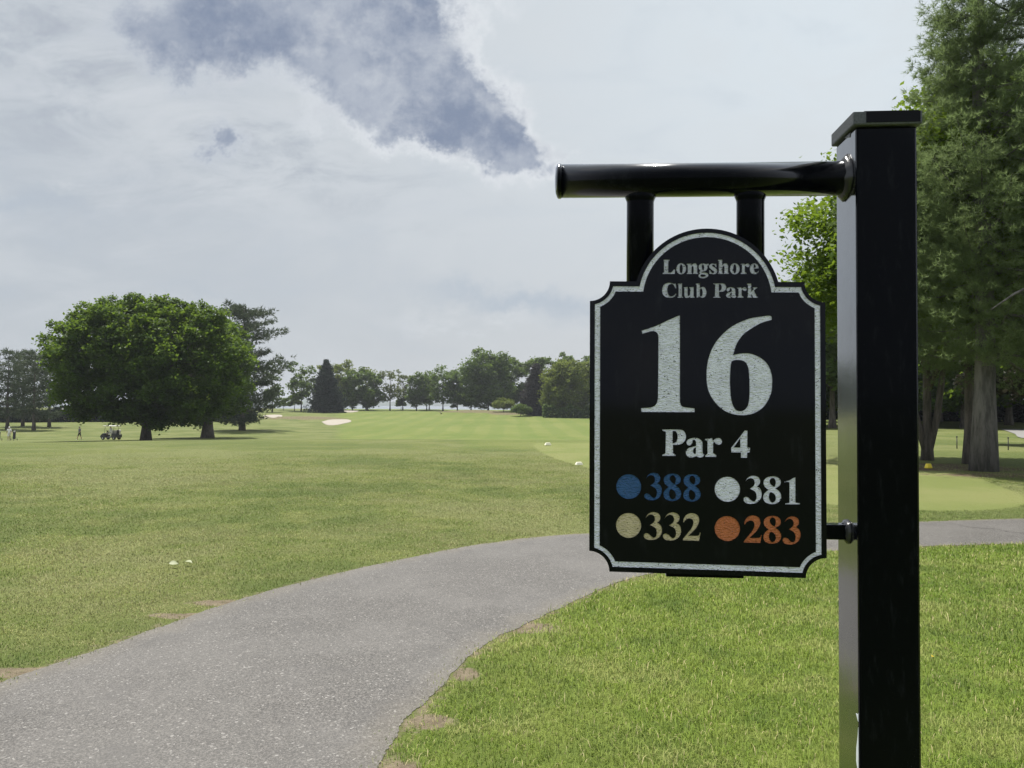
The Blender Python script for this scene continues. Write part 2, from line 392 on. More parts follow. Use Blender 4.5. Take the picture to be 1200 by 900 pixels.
def build_grass():
    rng = np.random.default_rng(11)
    r0, r1, A = 1.9, 30.0, 11000
    e = .7
    N = int(A*3**1.3*R(112)*(r1**e-r0**e)/e)
    r = (r0**e+rng.random(N)*(r1**e-r0**e))**(1/e)
    th = R(90)-(rng.random(N)-.5)*R(112)
    far_side = (np.abs(th-R(90)) > R(42)) & (r > 13); r = r[~far_side]; th = th[~far_side]; N = len(r)
    x = r*np.cos(th); y = r*np.sin(th)
    sd = poly_sd(PATHP, x, y)
    tee = poly_sd(TEE, x, y)
    ins = inner_side(x, y) > .5
    bare = bare_mask(x, y)
    clump = .5+.5*sn(x, y, 9, 4)*.6+.5*sn(x, y, 3.1, 5)*.4
    keep = (sd < -.0+.035*rng.normal(size=N)*(1+clump)) & (tee < .02) & (rng.random(N) > sstep(r, 15, 30))
    keep &= rng.random(N) > np.clip(bare*1.3-.3, 0, .85)
    edge = np.clip(1-np.abs(sd)/.18, 0, 1)
    keep &= rng.random(N) > edge*.45*(1-clump*.6)
    x, y, r, sd, ins, bare, clump, edge = [a[keep] for a in (x, y, r, sd, ins, bare, clump, edge)]
    N = len(x)
    big = .5+.5*sn(x, y, 1.3, 7)
    h = np.where(ins, .021+.014*clump+.007*big, .012+.009*clump+.005*big)*rng.uniform(.5, 1.4, N)*np.where(rng.random(N) < .05, 1.7, 1)
    w = (.00095+.0006*rng.random(N))*np.clip(r/3, .9, 7)**.85
    h = h*np.clip(1-(r-8)/50, .6, 1)
    az = rng.random(N)*2*np.pi; ln = rng.uniform(.1, 1.15, N)*h
    dx, dy = np.cos(az), np.sin(az)
    saz = az+np.pi/2+rng.normal(0, .5, N); sx, sy = np.cos(saz)*w, np.sin(saz)*w
    z = terrain(x, y)-.003
    def P(f, wf, lf): return (np.column_stack([x+dx*ln*lf-sx*wf, y+dy*ln*lf-sy*wf, z+h*f]), np.column_stack([x+dx*ln*lf+sx*wf, y+dy*ln*lf+sy*wf, z+h*f]))
    a0, a1 = P(0, 1, 0); b0, b1 = P(.6, .85, .3); tip = np.column_stack([x+dx*ln, y+dy*ln, z+h*np.clip(1.05-.35*ln/h, .5, 1)])
    V = np.stack([a0, a1, b0, b1, tip], 1).reshape(-1, 3)
    k = np.arange(N)*5
    T = np.stack([k, k+1, k+3, k, k+3, k+2, k+2, k+3, k+4], -1).reshape(-1, 3)
    me = mesh_np('grass', V, T, 3)
    dry = np.clip(.14+.35*(~ins)*(.4+.6*big)+edge*.5+bare*.6+.25*(sn(x, y, .8, 9) > .35)*(~ins), 0, .9)
    isdry = rng.random(N) < dry*.38
    tone = np.where(isdry, 1.0, np.clip(.18+.3*rng.random(N)+.15*(~ins)+.12*sn(x, y, .7, 3), 0, .72))
    add_attr(me, 'tone', np.repeat(tone, 5)); add_attr(me, 'side', np.repeat(ins.astype(float), 5))
    m, nt = new_mat('grass_blades'); q = NT(nt); t = q.attr('tone')
    cr = q.n('ShaderNodeValToRGB'); nt.links.new(t, cr.inputs[0]); e_ = cr.color_ramp.elements
    e_[0].position = 0; e_[0].color = (.085, .155, .018, 1); e_[1].position = 1; e_[1].color = (.50, .44, .23, 1)
    k1 = e_.new(.35); k1.color = (.17, .25, .034, 1); k2 = e_.new(.72); k2.color = (.30, .365, .075, 1)
    c = q.mix(q.m('MULTIPLY', q.m('SUBTRACT', 1, q.attr('side')), .42), cr.outputs[0], (.13, .155, .07))
    pp = q.scale(q.pos(), (1, 1, 0)); pn = q.noise(pp, 1.3, 6, .68); pm = q.noise(pp, .42, 6, .66); pb = q.noise(pp, .16, 5, .62); sd_a = q.m('SUBTRACT', 1, q.attr('side'))
    c = q.mix(q.m('MULTIPLY', q.ss(pn, .50, .60), .6), c, (.35, .36, .13)); c = q.mix(q.m('MULTIPLY', q.ss(pn, .47, .36), .6), c, (.07, .125, .022)); c = q.mix(q.m('MULTIPLY', q.ss(pm, .50, .58), q.m('SUBTRACT', .62, q.m('MULTIPLY', q.attr('side'), .5))), c, (.30, .285, .14))
    c = q.mix(q.m('MULTIPLY', q.ss(pb, .50, .57), q.m('MULTIPLY', sd_a, .45)), c, (.29, .30, .14)); c = q.mix(q.m('MULTIPLY', q.ss(pb, .49, .42), q.m('MULTIPLY', sd_a, .5)), c, (.10, .155, .035))
    d = q.n('ShaderNodeBsdfPrincipled', i={'Base Color': c, 'Roughness': .6}); d.inputs['Specular IOR Level'].default_value = .12
    tl = q.n('ShaderNodeBsdfTranslucent', i={'Color': c})
    gn = nt.nodes.new('ShaderNodeNewGeometry').outputs['Normal']
    v1 = q.n('ShaderNodeVectorMath', operation='SCALE'); nt.links.new(gn, v1.inputs[0]); v1.inputs['Scale'].default_value = .45
    v2 = q.n('ShaderNodeVectorMath', operation='ADD'); nt.links.new(v1.outputs[0], v2.inputs[0]); v2.inputs[1].default_value = (0, 0, .75)
    v3 = q.n('ShaderNodeVectorMath', operation='NORMALIZE'); nt.links.new(v2.outputs[0], v3.inputs[0]); nt.links.new(v3.outputs[0], d.inputs['Normal'])
    ms = q.n('ShaderNodeMixShader'); ms.inputs[0].default_value = .3
    nt.links.new(d.outputs[0], ms.inputs[1]); nt.links.new(tl.outputs[0], ms.inputs[2]); q.out(ms.outputs[0])
    tag(link('grass', me, None, [m]), 'green and straw coloured lawn grass growing on both sides of the asphalt path', 'grass', kind='stuff')
build_grass()

# ------------------------------------------------------------------ sign frame
AY = 1.31; ANG = R(4.4)
U = np.array([math.cos(ANG), -math.sin(ANG), 0]); NV = np.array([math.sin(ANG), math.cos(ANG), 0])   # along the sign, and away from the viewer
d0 = ray(1005, 500); P0 = CAM + d0*(AY/d0[1])         # on the front left edge of the post
W = .1016
ORG = P0 + U*W/2 + NV*W/2; ORG[2] = 0                  # post axis on the ground
def onplane(px, py, v):
    """photo pixel to (u, z) in the plane v metres behind the post's front face"""
    d = ray(px, py); q = P0+NV*v
    t = ((q-CAM)@NV)/(d@NV); X = CAM+d*t-ORG
    return np.array([X@U, X[2]])
root = empty('tee_sign', tuple(ORG), -ANG)
tag(root, 'black hole sign 16 par 4 hanging from a black metal post beside the path', 'sign')
# local frame of root: x = u, y = v - W/2, z up
def paint(name, bumpy=.1, rough=.16, f0=.02, col=(.004, .005, .007)):
    m, nt = new_mat(name); q = NT(nt); o = q.obj()
    sc = q.ss(q.noise(q.scale(o, (1, 1, .25)), 60, 5, .7), .52, .8)
    c = q.mix(q.m('MULTIPLY', sc, .5), col, (.02, .022, .026))
    dust = q.ss(q.noise(o, 420, 3, .6), .74, .80)
    c = q.mix(q.m('MULTIPLY', dust, .35), c, (.16, .17, .17))
    bn = q.bump(q.noise(o, 18, 3), bumpy, .003)
    d = q.n('ShaderNodeBsdfDiffuse', i={'Color': c}); gl = q.n('ShaderNodeBsdfGlossy', i={'Color': (.95, .97, 1, 1)})
    nt.links.new(q.m('ADD', rough, q.m('MULTIPLY', sc, .1)), gl.inputs['Roughness']); nt.links.new(bn, gl.inputs['Normal'])
    lw = q.n('ShaderNodeLayerWeight'); nt.links.new(bn, lw.inputs['Normal'])
    fac = q.m('ADD', f0, q.m('MULTIPLY', q.m('POWER', lw.outputs['Facing'], 2.9), 1.3), clamp=True)
    ms = q.n('ShaderNodeMixShader'); nt.links.new(fac, ms.inputs[0]); nt.links.new(d.outputs[0], ms.inputs[1]); nt.links.new(gl.outputs[0], ms.inputs[2])
    q.out(ms.outputs[0]); return m
M_POST = paint('black_gloss_paint', .10, .14, .004, (.002, .0025, .004))
M_PANEL = paint('black_panel', .03, .08, .012, (.003, .0035, .006))
M_CAP = principled('weathered_cap', (.085, .092, .102), .6, .75, 260, .6, 900, .0008, spec=.25)
M_TAPE = principled('black_tape', (.003, .0035, .006), .5, .3, 40, spec=.12)
M_WELD = principled('painted_weld', (.02, .021, .024), .25, .3, 80, .4, 300, .001)
M_BARE = principled('bare_primer', (.75, .79, .84), .45, .15, 90)
ztop = onplane(1040, 148, 0)[1]
tubeh = ztop+.25
bm_ = MB().box((0, 0, (ztop-.25)/2), (W, W, tubeh), .004); post = bm_.build('post', M_POST, root)
# cap: shallow lid with bevelled upper edge
capb = onplane(1040, 147, 0)[1]; capt = onplane(1040, 128.5, -.006)[1]; ch = capt-capb
c = MB(); c.box((0, 0, capb+ch/2), (W+.013, W+.013, ch), .0028)
cap = c.build('cap', M_CAP, post)
for v in cap.data.vertices:
    if v.co.z > capt-.002: v.co.z -= .0015*math.hypot(v.co.x/.057, v.co.y/.057)
t = MB(); t.box((.0085, -(W+.013)/2-.0006, capb+ch/2+.0002), (.089, .0012, ch*.74), 0); t.box((.0085, 0, capt+.0004), (.09, .1, .0012), 0)
t.build('tape', M_TAPE, cap)
t = MB(); t.box((-.045, -.012, capb-.002), (.014, .03, .01), .002, Matrix.Rotation(.3, 3, 'X')); t.build('cap_weld', M_WELD, cap)
# bare chips on the left face near its front corner
def chip(pts):
    P = []
    for (px, py) in pts:
        # left face plane x = -W/2
        d = ray(px, py); n = U; q = ORG-U*W/2; tt = ((q-CAM)@n)/(d@n); X = CAM+d*tt-ORG
        P.append((min(max(X@NV, -W/2+.0025), W/2), X[2]))
    return P
for pts in ([(1003.5, 836.0), (1007, 838.5), (1010.3, 840), (1010.5, 848), (1008.6, 848.3), (1005.6, 844)], [(1008.6, 855), (1010.8, 860), (1011.2, 930), (1006.5, 925), (1006, 905), (1003.8, 892), (1004, 876), (1005.6, 862)]):
    P = chip(pts); mb = MB(); M = Matrix(((0, 0, -1, -W/2-.0002), (1, 0, 0, 0), (0, 1, 0, 0), (0, 0, 0, 1)))
    mb.prism(P, M, .0006); mb.build('bare_patch', M_BARE, post)
# crossbar
zl = onplane(655, 212.5, W/2); zr = onplane(992, 209.0, W/2); rb = .0302
M_x = lambda p, q: Matrix.Translation(Vector(p)) @ (Vector(q)-Vector(p)).to_track_quat('Z', 'Y').to_matrix().to_4x4()
pA = Vector((zl[0]+.0, 0, zl[1])); pB = Vector((-W/2, 0, zr[1]))
L = (pB-pA).length
c = MB(); c.lathe([(rb, 0), (rb, L)], 48, M_x(pA, pB)); bar = c.build('crossbar', M_POST, root)
c = MB(); c.lathe([(rb*.3, -.0075), (rb*.75, -.0062), (rb*.98, -.003), (rb+.0014, -.001), (rb+.0014, .004), (rb+.0002, .0048)], 48, M_x(pA, pB)); c.build('end_cap', M_POST, bar)
# weld collar at post
def collar(p, q, r0, th, name, par, seed):
    rng = random.Random(seed); c = MB(); n = 40; pr = []
    M = M_x(p, q); rings = []
    for (rr, zz) in ((0, -th*1.1), (.35, -th*.8), (1, -th*.15), (.9, 0)):
        ring = []
        for k in range(n):
            a = k*2*math.pi/n; g = 1+.5*math.sin(a*2+seed)**6+.35*rng.random()
            rad = r0+rr*th*g
            ring.append(c.bm.verts.new(M @ Vector((rad*math.cos(a), rad*math.sin(a), zz*(.7+.5*g)))))
        rings.append(ring)
    for i in range(3):
        for k in range(n): c.bm.faces.new((rings[i][k], rings[i][(k+1) % n], rings[i+1][(k+1) % n], rings[i+1][k])).smooth = True
    return c.build(name, M_WELD, par)
collar(pA, pB+Vector((-.0003, 0, 0)), rb, .007, 'weld', bar, 1).location = (0, 0, 0)
bar_w = [o for o in bar.children if o.name.startswith('weld')][0]
# collar was built at pA: move along the bar
bar_w.location = tuple(pB-pA)
# hangers: square tubes
for (xa, xb) in ((735.5, 768), (866.5, 900)):
    a = onplane(xa, 260, W/2-.025); b = onplane(xb, 260, W/2-.025); xm = (a[0]+b[0])/2; w_ = b[0]-a[0]
    zt = pA.z + (pB.z-pA.z)*((xm-pA.x)/(pB.x-pA.x))-rb*.4
    zb = onplane(800, 560, 0)[1]
    rr_ = w_/2; c = MB(); c.lathe([(rr_, zb), (rr_, zt-rb*.62-.010), (rr_+.001, zt-rb*.62-.006), (rr_+.0033, zt-rb*.62-.001), (rr_+.0035, zt-rb*.62+.004), (rr_, zt)], 40, Matrix.Translation((xm, 0, 0)) @ Matrix.Diagonal((1, .6, 1, 1)))
    c.build('hanger', M_POST, root)
# lower bracket
a = onplane(968, 614.5, W/2-.012); b = onplane(1000, 633, W/2-.012); hh = a[1]-b[1]
zc = (a[1]+b[1])/2; x0 = onplane(900, 620, W/2)[0]
c = MB(); c.box(((x0-W/2)/2+.0, 0, zc), (-W/2-x0, .026, hh), .002); br = c.build('lower_bracket', M_POST, root)
wl = collar(Vector((x0, 0, zc)), Vector((-W/2-.0003, 0, zc)), hh*.55, .0055, 'weld', br, 3); wl.location = (-W/2-x0, 0, 0)

# ---------------------------------------------------------- glyphs (outlines; third value 1 = corner)
G = {}
def glyph(ch, *cs):
    xs = [p[0] for c in cs for p in c]; ys = [p[1] for c in cs for p in c]
    G[ch] = (cs, min(xs), max(xs), min(ys), max(ys))
glyph('1B', [(345,66,1),(345,720,1),(350,755),(372,778),(460,790,1),(460,820,1),(42,818,1),(42,788,1),(120,782),(160,757),(174,710,1),(178,240,1),(172,208),(152,190),(120,188),(52,208,1),(46,183,1),(160,145),(250,103),(330,68)])
glyph('6B', [(1062,75,1),(1062,100,1),(980,125),(900,170),(840,215),(790,285),(760,375,1),(830,362),(900,365),(980,400),(1035,455),(1062,530),(1066,600),(1055,680),(1010,765),(950,815),(880,840),(800,842),(720,822),(650,775),(590,700),(560,620),(553,520),(562,430),(590,340),(640,255),(720,175),(800,125),(900,88),(1000,72),(1040,68)],
      [(800,413),(850,425),(878,470),(886,540),(889,620),(886,720),(872,775),(845,805),(812,812),(780,800),(755,755),(742,690),(737,600),(738,520),(745,440),(762,418)])
glyph('3', [(372,560,1),(395,522),(430,500),(470,497),(510,512),(530,548),(522,585),(497,608,1),(530,632),(546,675),(540,725),(512,765),(470,787),(410,790),(370,775),(355,748),(362,725),(385,718),(410,728),(435,752),(458,766),(480,757),(491,725),(488,685),(466,655),(420,632,1),(450,612),(468,590),(471,560),(458,532),(430,521),(400,532)])
glyph('2', [(770,605,1),(777,565),(802,528),(842,510),(884,512),(922,532),(937,568),(934,610),(905,665),(865,708),(824,745,1),(915,745),(938,735),(945,712,1),(954,714,1),(937,799,1),(768,793,1),(766,780,1),(820,715),(858,665),(876,620),(873,585),(850,566),(820,567),(792,583),(780,602)])
glyph('8', [(680,120),(725,128),(758,155),(765,190),(752,220),(708,245,1),(748,278),(768,315),(766,360),(735,396),(680,412),(620,402),(588,375),(580,335),(594,298),(635,262,1),(598,232),(583,195),(592,155),(630,128)],
      [(682,137),(705,155),(712,185),(706,215),(695,230),(662,206),(648,176),(656,150)], [(665,287),(698,308),(712,342),(706,375),(680,395),(656,383),(642,352),(642,315),(650,295)])
glyph('1', [(918,130,1),(920,395,1),(965,400,1),(965,412,1),(813,412,1),(813,402,1),(857,397,1),(857,182,1),(830,178),(805,184,1),(805,176,1),(860,160),(890,142)])
glyph('4', [(1030,92,1),(1060,97,1),(1058,292,1),(1092,295,1),(1085,350,1),(1058,352,1),(1055,412,1),(985,410,1),(985,350,1),(872,348,1),(870,295,1),(950,195)], [(975,185,1),(978,292,1),(900,292,1)])
glyph('P', [(62,85,1),(250,85),(310,100),(336,150),(330,205),(290,250),(240,262),(185,262,1),(188,360,1),(220,378,1),(218,391,1),(62,391,1),(62,378,1),(98,362,1),(103,110,1),(62,98,1)], [(182,102,1),(215,106),(238,140),(238,190),(220,232),(182,245,1)])
glyph('a', [(430,180),(490,190),(528,225),(533,270),(535,350),(555,378,1),(535,402),(500,410),(460,395,1),(420,408),(370,405),(342,375),(340,335),(370,300),(420,285),(455,275,1),(456,230),(440,205),(418,210),(412,240),(390,268),(360,265),(345,235),(365,200)], [(456,292,1),(455,365,1),(435,366),(422,340),(432,305)])
glyph('r', [(565,195,1),(650,185,1),(655,215,1),(690,190),(730,185),(757,210),(755,245),(725,262),(690,250),(672,232),(658,250,1),(658,360,1),(695,385,1),(693,405,1),(568,402,1),(568,388,1),(593,365,1),(593,215,1),(565,207,1)])
glyph('L', [(62,85,1),(130,85,1),(128,97,1),(116,106,1),(115,225,1),(150,220),(176,190,1),(190,190,1),(185,240,1),(52,240,1),(52,230,1),(68,222,1),(68,106,1),(62,97,1)])
def ell(cx, cy, a, b, n=14): return [(cx+a*math.cos(k*2*math.pi/n), cy+b*math.sin(k*2*math.pi/n)) for k in range(n)]
glyph('o', ell(258, 184, 54, 59), ell(258, 184, 17, 47))
glyph('n', [(318,130,1),(370,126,1),(372,146,1),(392,128),(418,126),(436,150,1),(436,226,1),(446,232,1),(446,240,1),(386,240,1),(394,226,1),(394,168),(385,154),(372,166,1),(372,226,1),(380,232,1),(380,240,1),(320,240,1),(320,232,1),(331,226,1),(331,144,1),(318,138,1)])
glyph('g', [(500,125),(530,132,1),(562,125,1),(562,148,1),(545,148,1),(548,178),(530,205),(495,215),(482,224,1),(520,225),(552,236),(556,262),(530,282),(490,287),(455,275),(450,252),(468,236,1),(458,222),(470,205,1),(453,180),(453,150),(472,131)], [(500,138),(512,165),(505,200),(492,190),(487,160),(492,142)], [(482,245),(515,248),(530,258),(512,270),(482,269),(470,257)])
glyph('s', [(645,128,1),(648,168,1),(638,165,1),(625,142),(605,140),(604,155),(635,175),(655,202),(648,230),(620,243),(595,240),(572,240,1),(570,198,1),(580,200,1),(598,228),(618,228),(618,212),(590,190),(570,168),(575,140),(600,126),(625,130)])
glyph('h', [(664,88,1),(712,85,1),(712,146,1),(733,127),(760,126),(777,150,1),(777,226,1),(787,232,1),(787,240,1),(727,240,1),(735,226,1),(735,168),(726,154),(712,166,1),(712,226,1),(722,232,1),(722,240,1),(662,240,1),(662,232,1),(673,226,1),(673,102,1),(664,96,1)])
glyph('e', [(1068,125),(1102,140),(1117,180,1),(1060,182,1),(1072,215),(1095,222),(1110,206,1),(1117,210,1),(1100,236),(1068,243),(1030,230),(1015,185),(1030,140)], [(1068,136),(1080,150),(1080,172,1),(1059,172,1),(1060,148)])
glyph('C', [(196,342,1),(203,395,1),(192,395,1),(175,360),(150,348),(115,365),(105,420),(118,465),(150,483),(180,470),(196,450,1),(204,458,1),(185,485),(140,498),(85,488),(52,450),(50,395),(75,350),(130,335),(175,345)])
glyph('l', [(220,345,1),(268,340,1),(266,484,1),(278,488,1),(278,497,1),(218,497,1),(218,488,1),(229,484,1),(229,357,1),(220,353,1)])
glyph('u', [(287,385,1),(330,380,1),(330,465),(342,477),(357,462,1),(357,398,1),(346,390,1),(346,384,1),(396,380,1),(396,482,1),(406,488,1),(406,496,1),(360,498,1),(358,484,1),(335,498),(305,496),(293,470,1),(293,397,1),(287,392,1)])
glyph('b', [(418,345,1),(465,340,1),(465,392,1),(492,379),(520,388),(538,435),(525,480),(495,498),(465,488,1),(429,498,1),(429,357,1),(418,353,1)], [(465,408,1),(485,402),(495,438),(487,478),(465,482,1)])
glyph('k', [(985,346,1),(1032,342,1),(1032,430,1),(1060,404,1),(1048,392,1),(1048,384,1),(1100,384,1),(1100,392,1),(1082,400,1),(1062,420,1),(1094,484,1),(1106,489,1),(1106,497,1),(1052,497,1),(1034,455,1),(1032,484,1),(1042,489,1),(1042,497,1),(985,497,1),(985,489,1),(995,484,1),(995,358,1),(985,354,1)])

def smooth_closed(c, n=5):
    """closed outline, Catmull-Rom through the soft points, straight at corner pairs"""
    N = len(c); out = []
    P = [np.array(p[:2], float) for p in c]; K = [len(p) > 2 for p in c]
    for i in range(N):
        b, cc = P[i], P[(i+1) % N]
        if K[i] and K[(i+1) % N]: out.append(b); continue
        a = P[i-1] if not K[i] else b-(cc-b)*.3
        d = P[(i+2) % N] if not K[(i+1) % N] else cc+(cc-b)*.3
        for k in range(n):
            t = k/n; out.append(.5*(2*b+(cc-a)*t+(2*a-5*b+4*cc-d)*t*t+(3*b-a-3*cc+d)*t**3))
    return out
PV = .0133                                            # sign front, metres behind the post's front face
def place(ch, x0, y0, x1, y1):
    """glyph outline in the photo's box -> contours in the sign plane (u, z)"""
    cs, a, b, c, d = G[ch]; o = []
    for k in cs:
        o.append([tuple(onplane(x0+(p[0]-a)/(b-a)*(x1-x0), y0+(p[1]-c)/(d-c)*(y1-y0), PV)) for p in smooth_closed(k)])
    return o
def word(spec): return [c for g in spec for c in place(*g)]
k9 = lambda x, y, ox, oy, s: (ox+x/s, oy+y/s)
big = word([('1B', 745+42/6.665, 360+66/6.667, 745+460/6.665, 360+820/6.667), ('6B', 745+553/6.665, 360+66/6.667, 745+1066/6.665, 360+842/6.667)])
def tb(s, x0, y0, x1, y1): return (s, 833+(x0/9.23-63)*.98-.4, 295+y0/9.23, 833+(x1/9.23-63)*.98-.4, 295+y1/9.23)
club = word([tb('L',52,85,192,240), tb('o',204,125,312,243), tb('n',318,126,446,240), tb('g',450,125,562,287), tb('s',568,126,656,243), tb('h',662,85,787,240), tb('o',796,125,904,243), tb('r',914,126,1012,241), tb('e',1015,125,1117,243),
             tb('C',50,335,205,498), tb('l',218,340,278,497), tb('u',287,380,406,498), tb('b',418,340,538,498), tb('P',612,343,755,497), tb('a',755,383,868,499), tb('r',876,384,980,497), tb('k',985,342,1106,497)])
def tp(s, x0, y0, x1, y1): return (s, 770+x0/10, 495+y0/10, 770+x1/10, 495+y1/10)
par = word([tp('P',62,83,337,392), tp('a',340,180,555,411), tp('r',562,184,758,405), tp('4',868,92,1092,415)])
def t4(s, x0, y0, x1, y1): return (s, 715+x0/9, 545+y0/9, 715+x1/9, 545+y1/9)
def t5(s, x0, y0, x1, y1): return (s, 830+x0/9, 545+y0/9, 830+x1/9, 545+y1/9)
blue = word([t4('3',360,82,545,370), t4('8',563,90,748,378), t4('8',772,95,952,385)])
gold = word([t4('3',355,497,546,790), t4('3',557,500,749,795), t4('2',766,508,955,800)])
wht = word([t5('3',372,113,564,408), t5('8',580,118,768,412), t5('1',803,128,967,414)])
org = word([t5('2',375,532,566,822), t5('8',582,535,768,830), t5('3',785,542,974,838)])
def disc(px, py, r):
    a = onplane(px, py, PV); b = onplane(px+r, py, PV); R_ = b[0]-a[0]
    return [[(a[0]+R_*math.cos(k*2*math.pi/40), a[1]+R_*math.sin(k*2*math.pi/40)) for k in range(40)]]
dblue = disc(736.8, 570.2, 14.6); dgold = disc(736.6, 615.7, 14.7); dwht = disc(852.4, 573.3, 14.9); dorg = disc(852.3, 619.4, 14.9)

# panel outline in metric, tilted slightly like the hung sign
cs = [onplane(*p, PV) for p in [(691.3,329.4),(967.2,330.7),(969,678.2),(690.5,669.2)]]
ctr = sum(cs)/4; ex = (cs[1]-cs[0]+cs[2]-cs[3])/2; ey = (cs[0]-cs[3]+cs[1]-cs[2])/2
PW, PH = np.linalg.norm(ex), np.linalg.norm(ey); ex /= PW; ey /= PH     # keeps the measured lean of the sheet
mm = PW/277.0
def outline(d):
    """ideal sign shape inset by d pixels, origin = centre"""
    hw, hh = PW/2/mm, PH/2/mm; r = 24.+d*.75; o = []
    acx = 139.3-hw; ar = 86.4-d*.83; acy = hh+(330-352.5)
    def conc(cx, cy, a0, a1):
        for k in range(11):
            a = R(a0+(a1-a0)*k/10); o.append((cx+r*math.cos(a), cy+r*math.sin(a)))
    # inset sides; the scooped corners keep their centre
    s = math.asin(min(1, (d)/r)) if d else 0
    sd = math.degrees(s)
    sh = hh-d
    conc(-hw, hh, 270+sd, 360-sd)
    dy = sh-acy; dx = math.sqrt(ar*ar-dy*dy)
    a0 = math.degrees(math.atan2(dy, -dx)); a1 = math.degrees(math.atan2(dy, dx))
    for k in range(41):
        a = R(a0+(a1-a0)*k/40); o.append((acx+ar*math.cos(a), acy+ar*math.sin(a)))
    conc(hw, hh, 180+sd, 270-sd)
    conc(hw, -hh, 90+sd, 180-sd)
    conc(-hw, -hh, 0+sd, 90-sd)
    return [tuple(ctr+ex*x*mm+ey*y*mm) for x, y in o]
def curve_mesh(name, contours, ext=0):
    cu = bpy.data.curves.new(name, 'CURVE'); cu.dimensions = '2D'; cu.fill_mode = 'BOTH'; cu.extrude = ext
    for c in contours:
        sp = cu.splines.new('POLY'); sp.points.add(len(c)-1)
        for i, p in enumerate(c): sp.points[i].co = (p[0], p[1], 0, 1)
        sp.use_cyclic_u = True
    ob = bpy.data.objects.new('t', cu); COL.objects.link(ob)
    me = bpy.data.meshes.new_from_object(ob.evaluated_get(bpy.context.evaluated_depsgraph_get()))
    bpy.data.objects.remove(ob); bpy.data.curves.remove(cu); me.name = name
    # (u, z) -> local x, z ; extrusion along y
    co = np.empty(len(me.vertices)*3, np.float32); me.vertices.foreach_get('co', co); co = co.reshape(-1, 3)
    co = np.column_stack([co[:, 0], -co[:, 2], co[:, 1]]); me.vertices.foreach_set('co', co.ravel().astype(np.float32))
    me.update(); return me
YF = PV-W/2
rings = [outline(6.0), outline(12.4)]
face = curve_mesh('sign_panel', [outline(0)]+rings+big+club+par+blue+gold+wht+org+dblue+dgold+dwht+dorg, .0007)
for v in face.vertices: v.co.y += YF+.0007
core = curve_mesh('core', [outline(0)], .0052)
for v in core.vertices: v.co.y += YF+.0014+.0053
bm = bmesh.new(); bm.from_mesh(face); bm.from_mesh(core)
bm.to_mesh(face); bm.free()
panel = link('sign_panel', face, root, [M_PANEL])
def chippy(name, col, chips=.5, edge=.2):
    m, nt = new_mat(name); q = NT(nt); o = q.obj()
    v = q.n('ShaderNodeTexVoronoi'); nt.links.new(o, v.inputs['Vector']); v.inputs['Scale'].default_value = 330
    n = q.noise(o, 130, 3, .6)
    f = q.m('MULTIPLY', q.m('LESS_THAN', v.outputs['Distance'], .30), q.ss(n, .62-chips*.1, .66-chips*.1))
    f2 = q.ss(q.noise(o, 260, 4, .7), .69, .74)
    f = q.m('MAXIMUM', f, q.m('MULTIPLY', f2, edge*4), clamp=True)
    c = q.mix(q.ss(q.noise(o, 70, 4), .3, .7), tuple(x*.84 for x in col), col)
    rel = q.noise(q.scale(o, (1, 1, 1.9)), 210, 3, .5)
    c = q.mix(q.m('MULTIPLY', q.ss(rel, .50, .36), .26), c, tuple(x*.45 for x in col))
    c = q.mix(f, c, (.03, .035, .035))
    b = q.n('ShaderNodeBsdfPrincipled', i={'Base Color': c, 'Roughness': .42})
    h = q.m('ADD', q.noise(q.scale(o, (1, 1, 1.9)), 210, 3, .5), q.m('MULTIPLY', f, -.5))
    nt.links.new(q.bump(h, 1, .006), b.inputs['Normal'])
    q.out(b.outputs[0]); return m
M_W = chippy('engraved_white', (.84, .88, .98)); M_W2 = chippy('small_white', (.60, .63, .71), .7)
M_Bl = chippy('engraved_blue', (.022, .10, .27), .1, .05); M_G = chippy('engraved_gold', (.62, .54, .33), .2, .05); M_O = chippy('engraved_orange', (.56, .17, .055), .2, .05)
def infill(name, cont, mat, label=None):
    me = curve_mesh(name, cont, 0)
    for v in me.vertices: v.co.y = YF+.00108
    o = link(name, me, panel, [mat])
    if label: o['label'] = label
    return o
infill('border', rings, M_W)
infill('hole_number', big, M_W)
infill('club_name', club, M_W2)
infill('par_text', par, M_W)
for nm, a, b, m, cn in (('blue', blue, dblue, M_Bl, 'blue'), ('gold', gold, dgold, M_G, 'yellow'), ('white', wht, dwht, M_W, 'white'), ('orange', org, dorg, M_O, 'orange')):
    infill('yardage', a, m, cn+' yardage number'); infill('disc', b, m, cn+' tee disc')
# tab of the frame showing under the panel
a = onplane(780, 660, PV+.02); b = onplane(871, 677.3, PV+.02)
c = MB(); c.box(((a[0]+b[0])/2, YF+.0205, b[1]+.0425), (b[0]-a[0], .012, .085), .0015); c.build('backing_tab', M_POST, root)

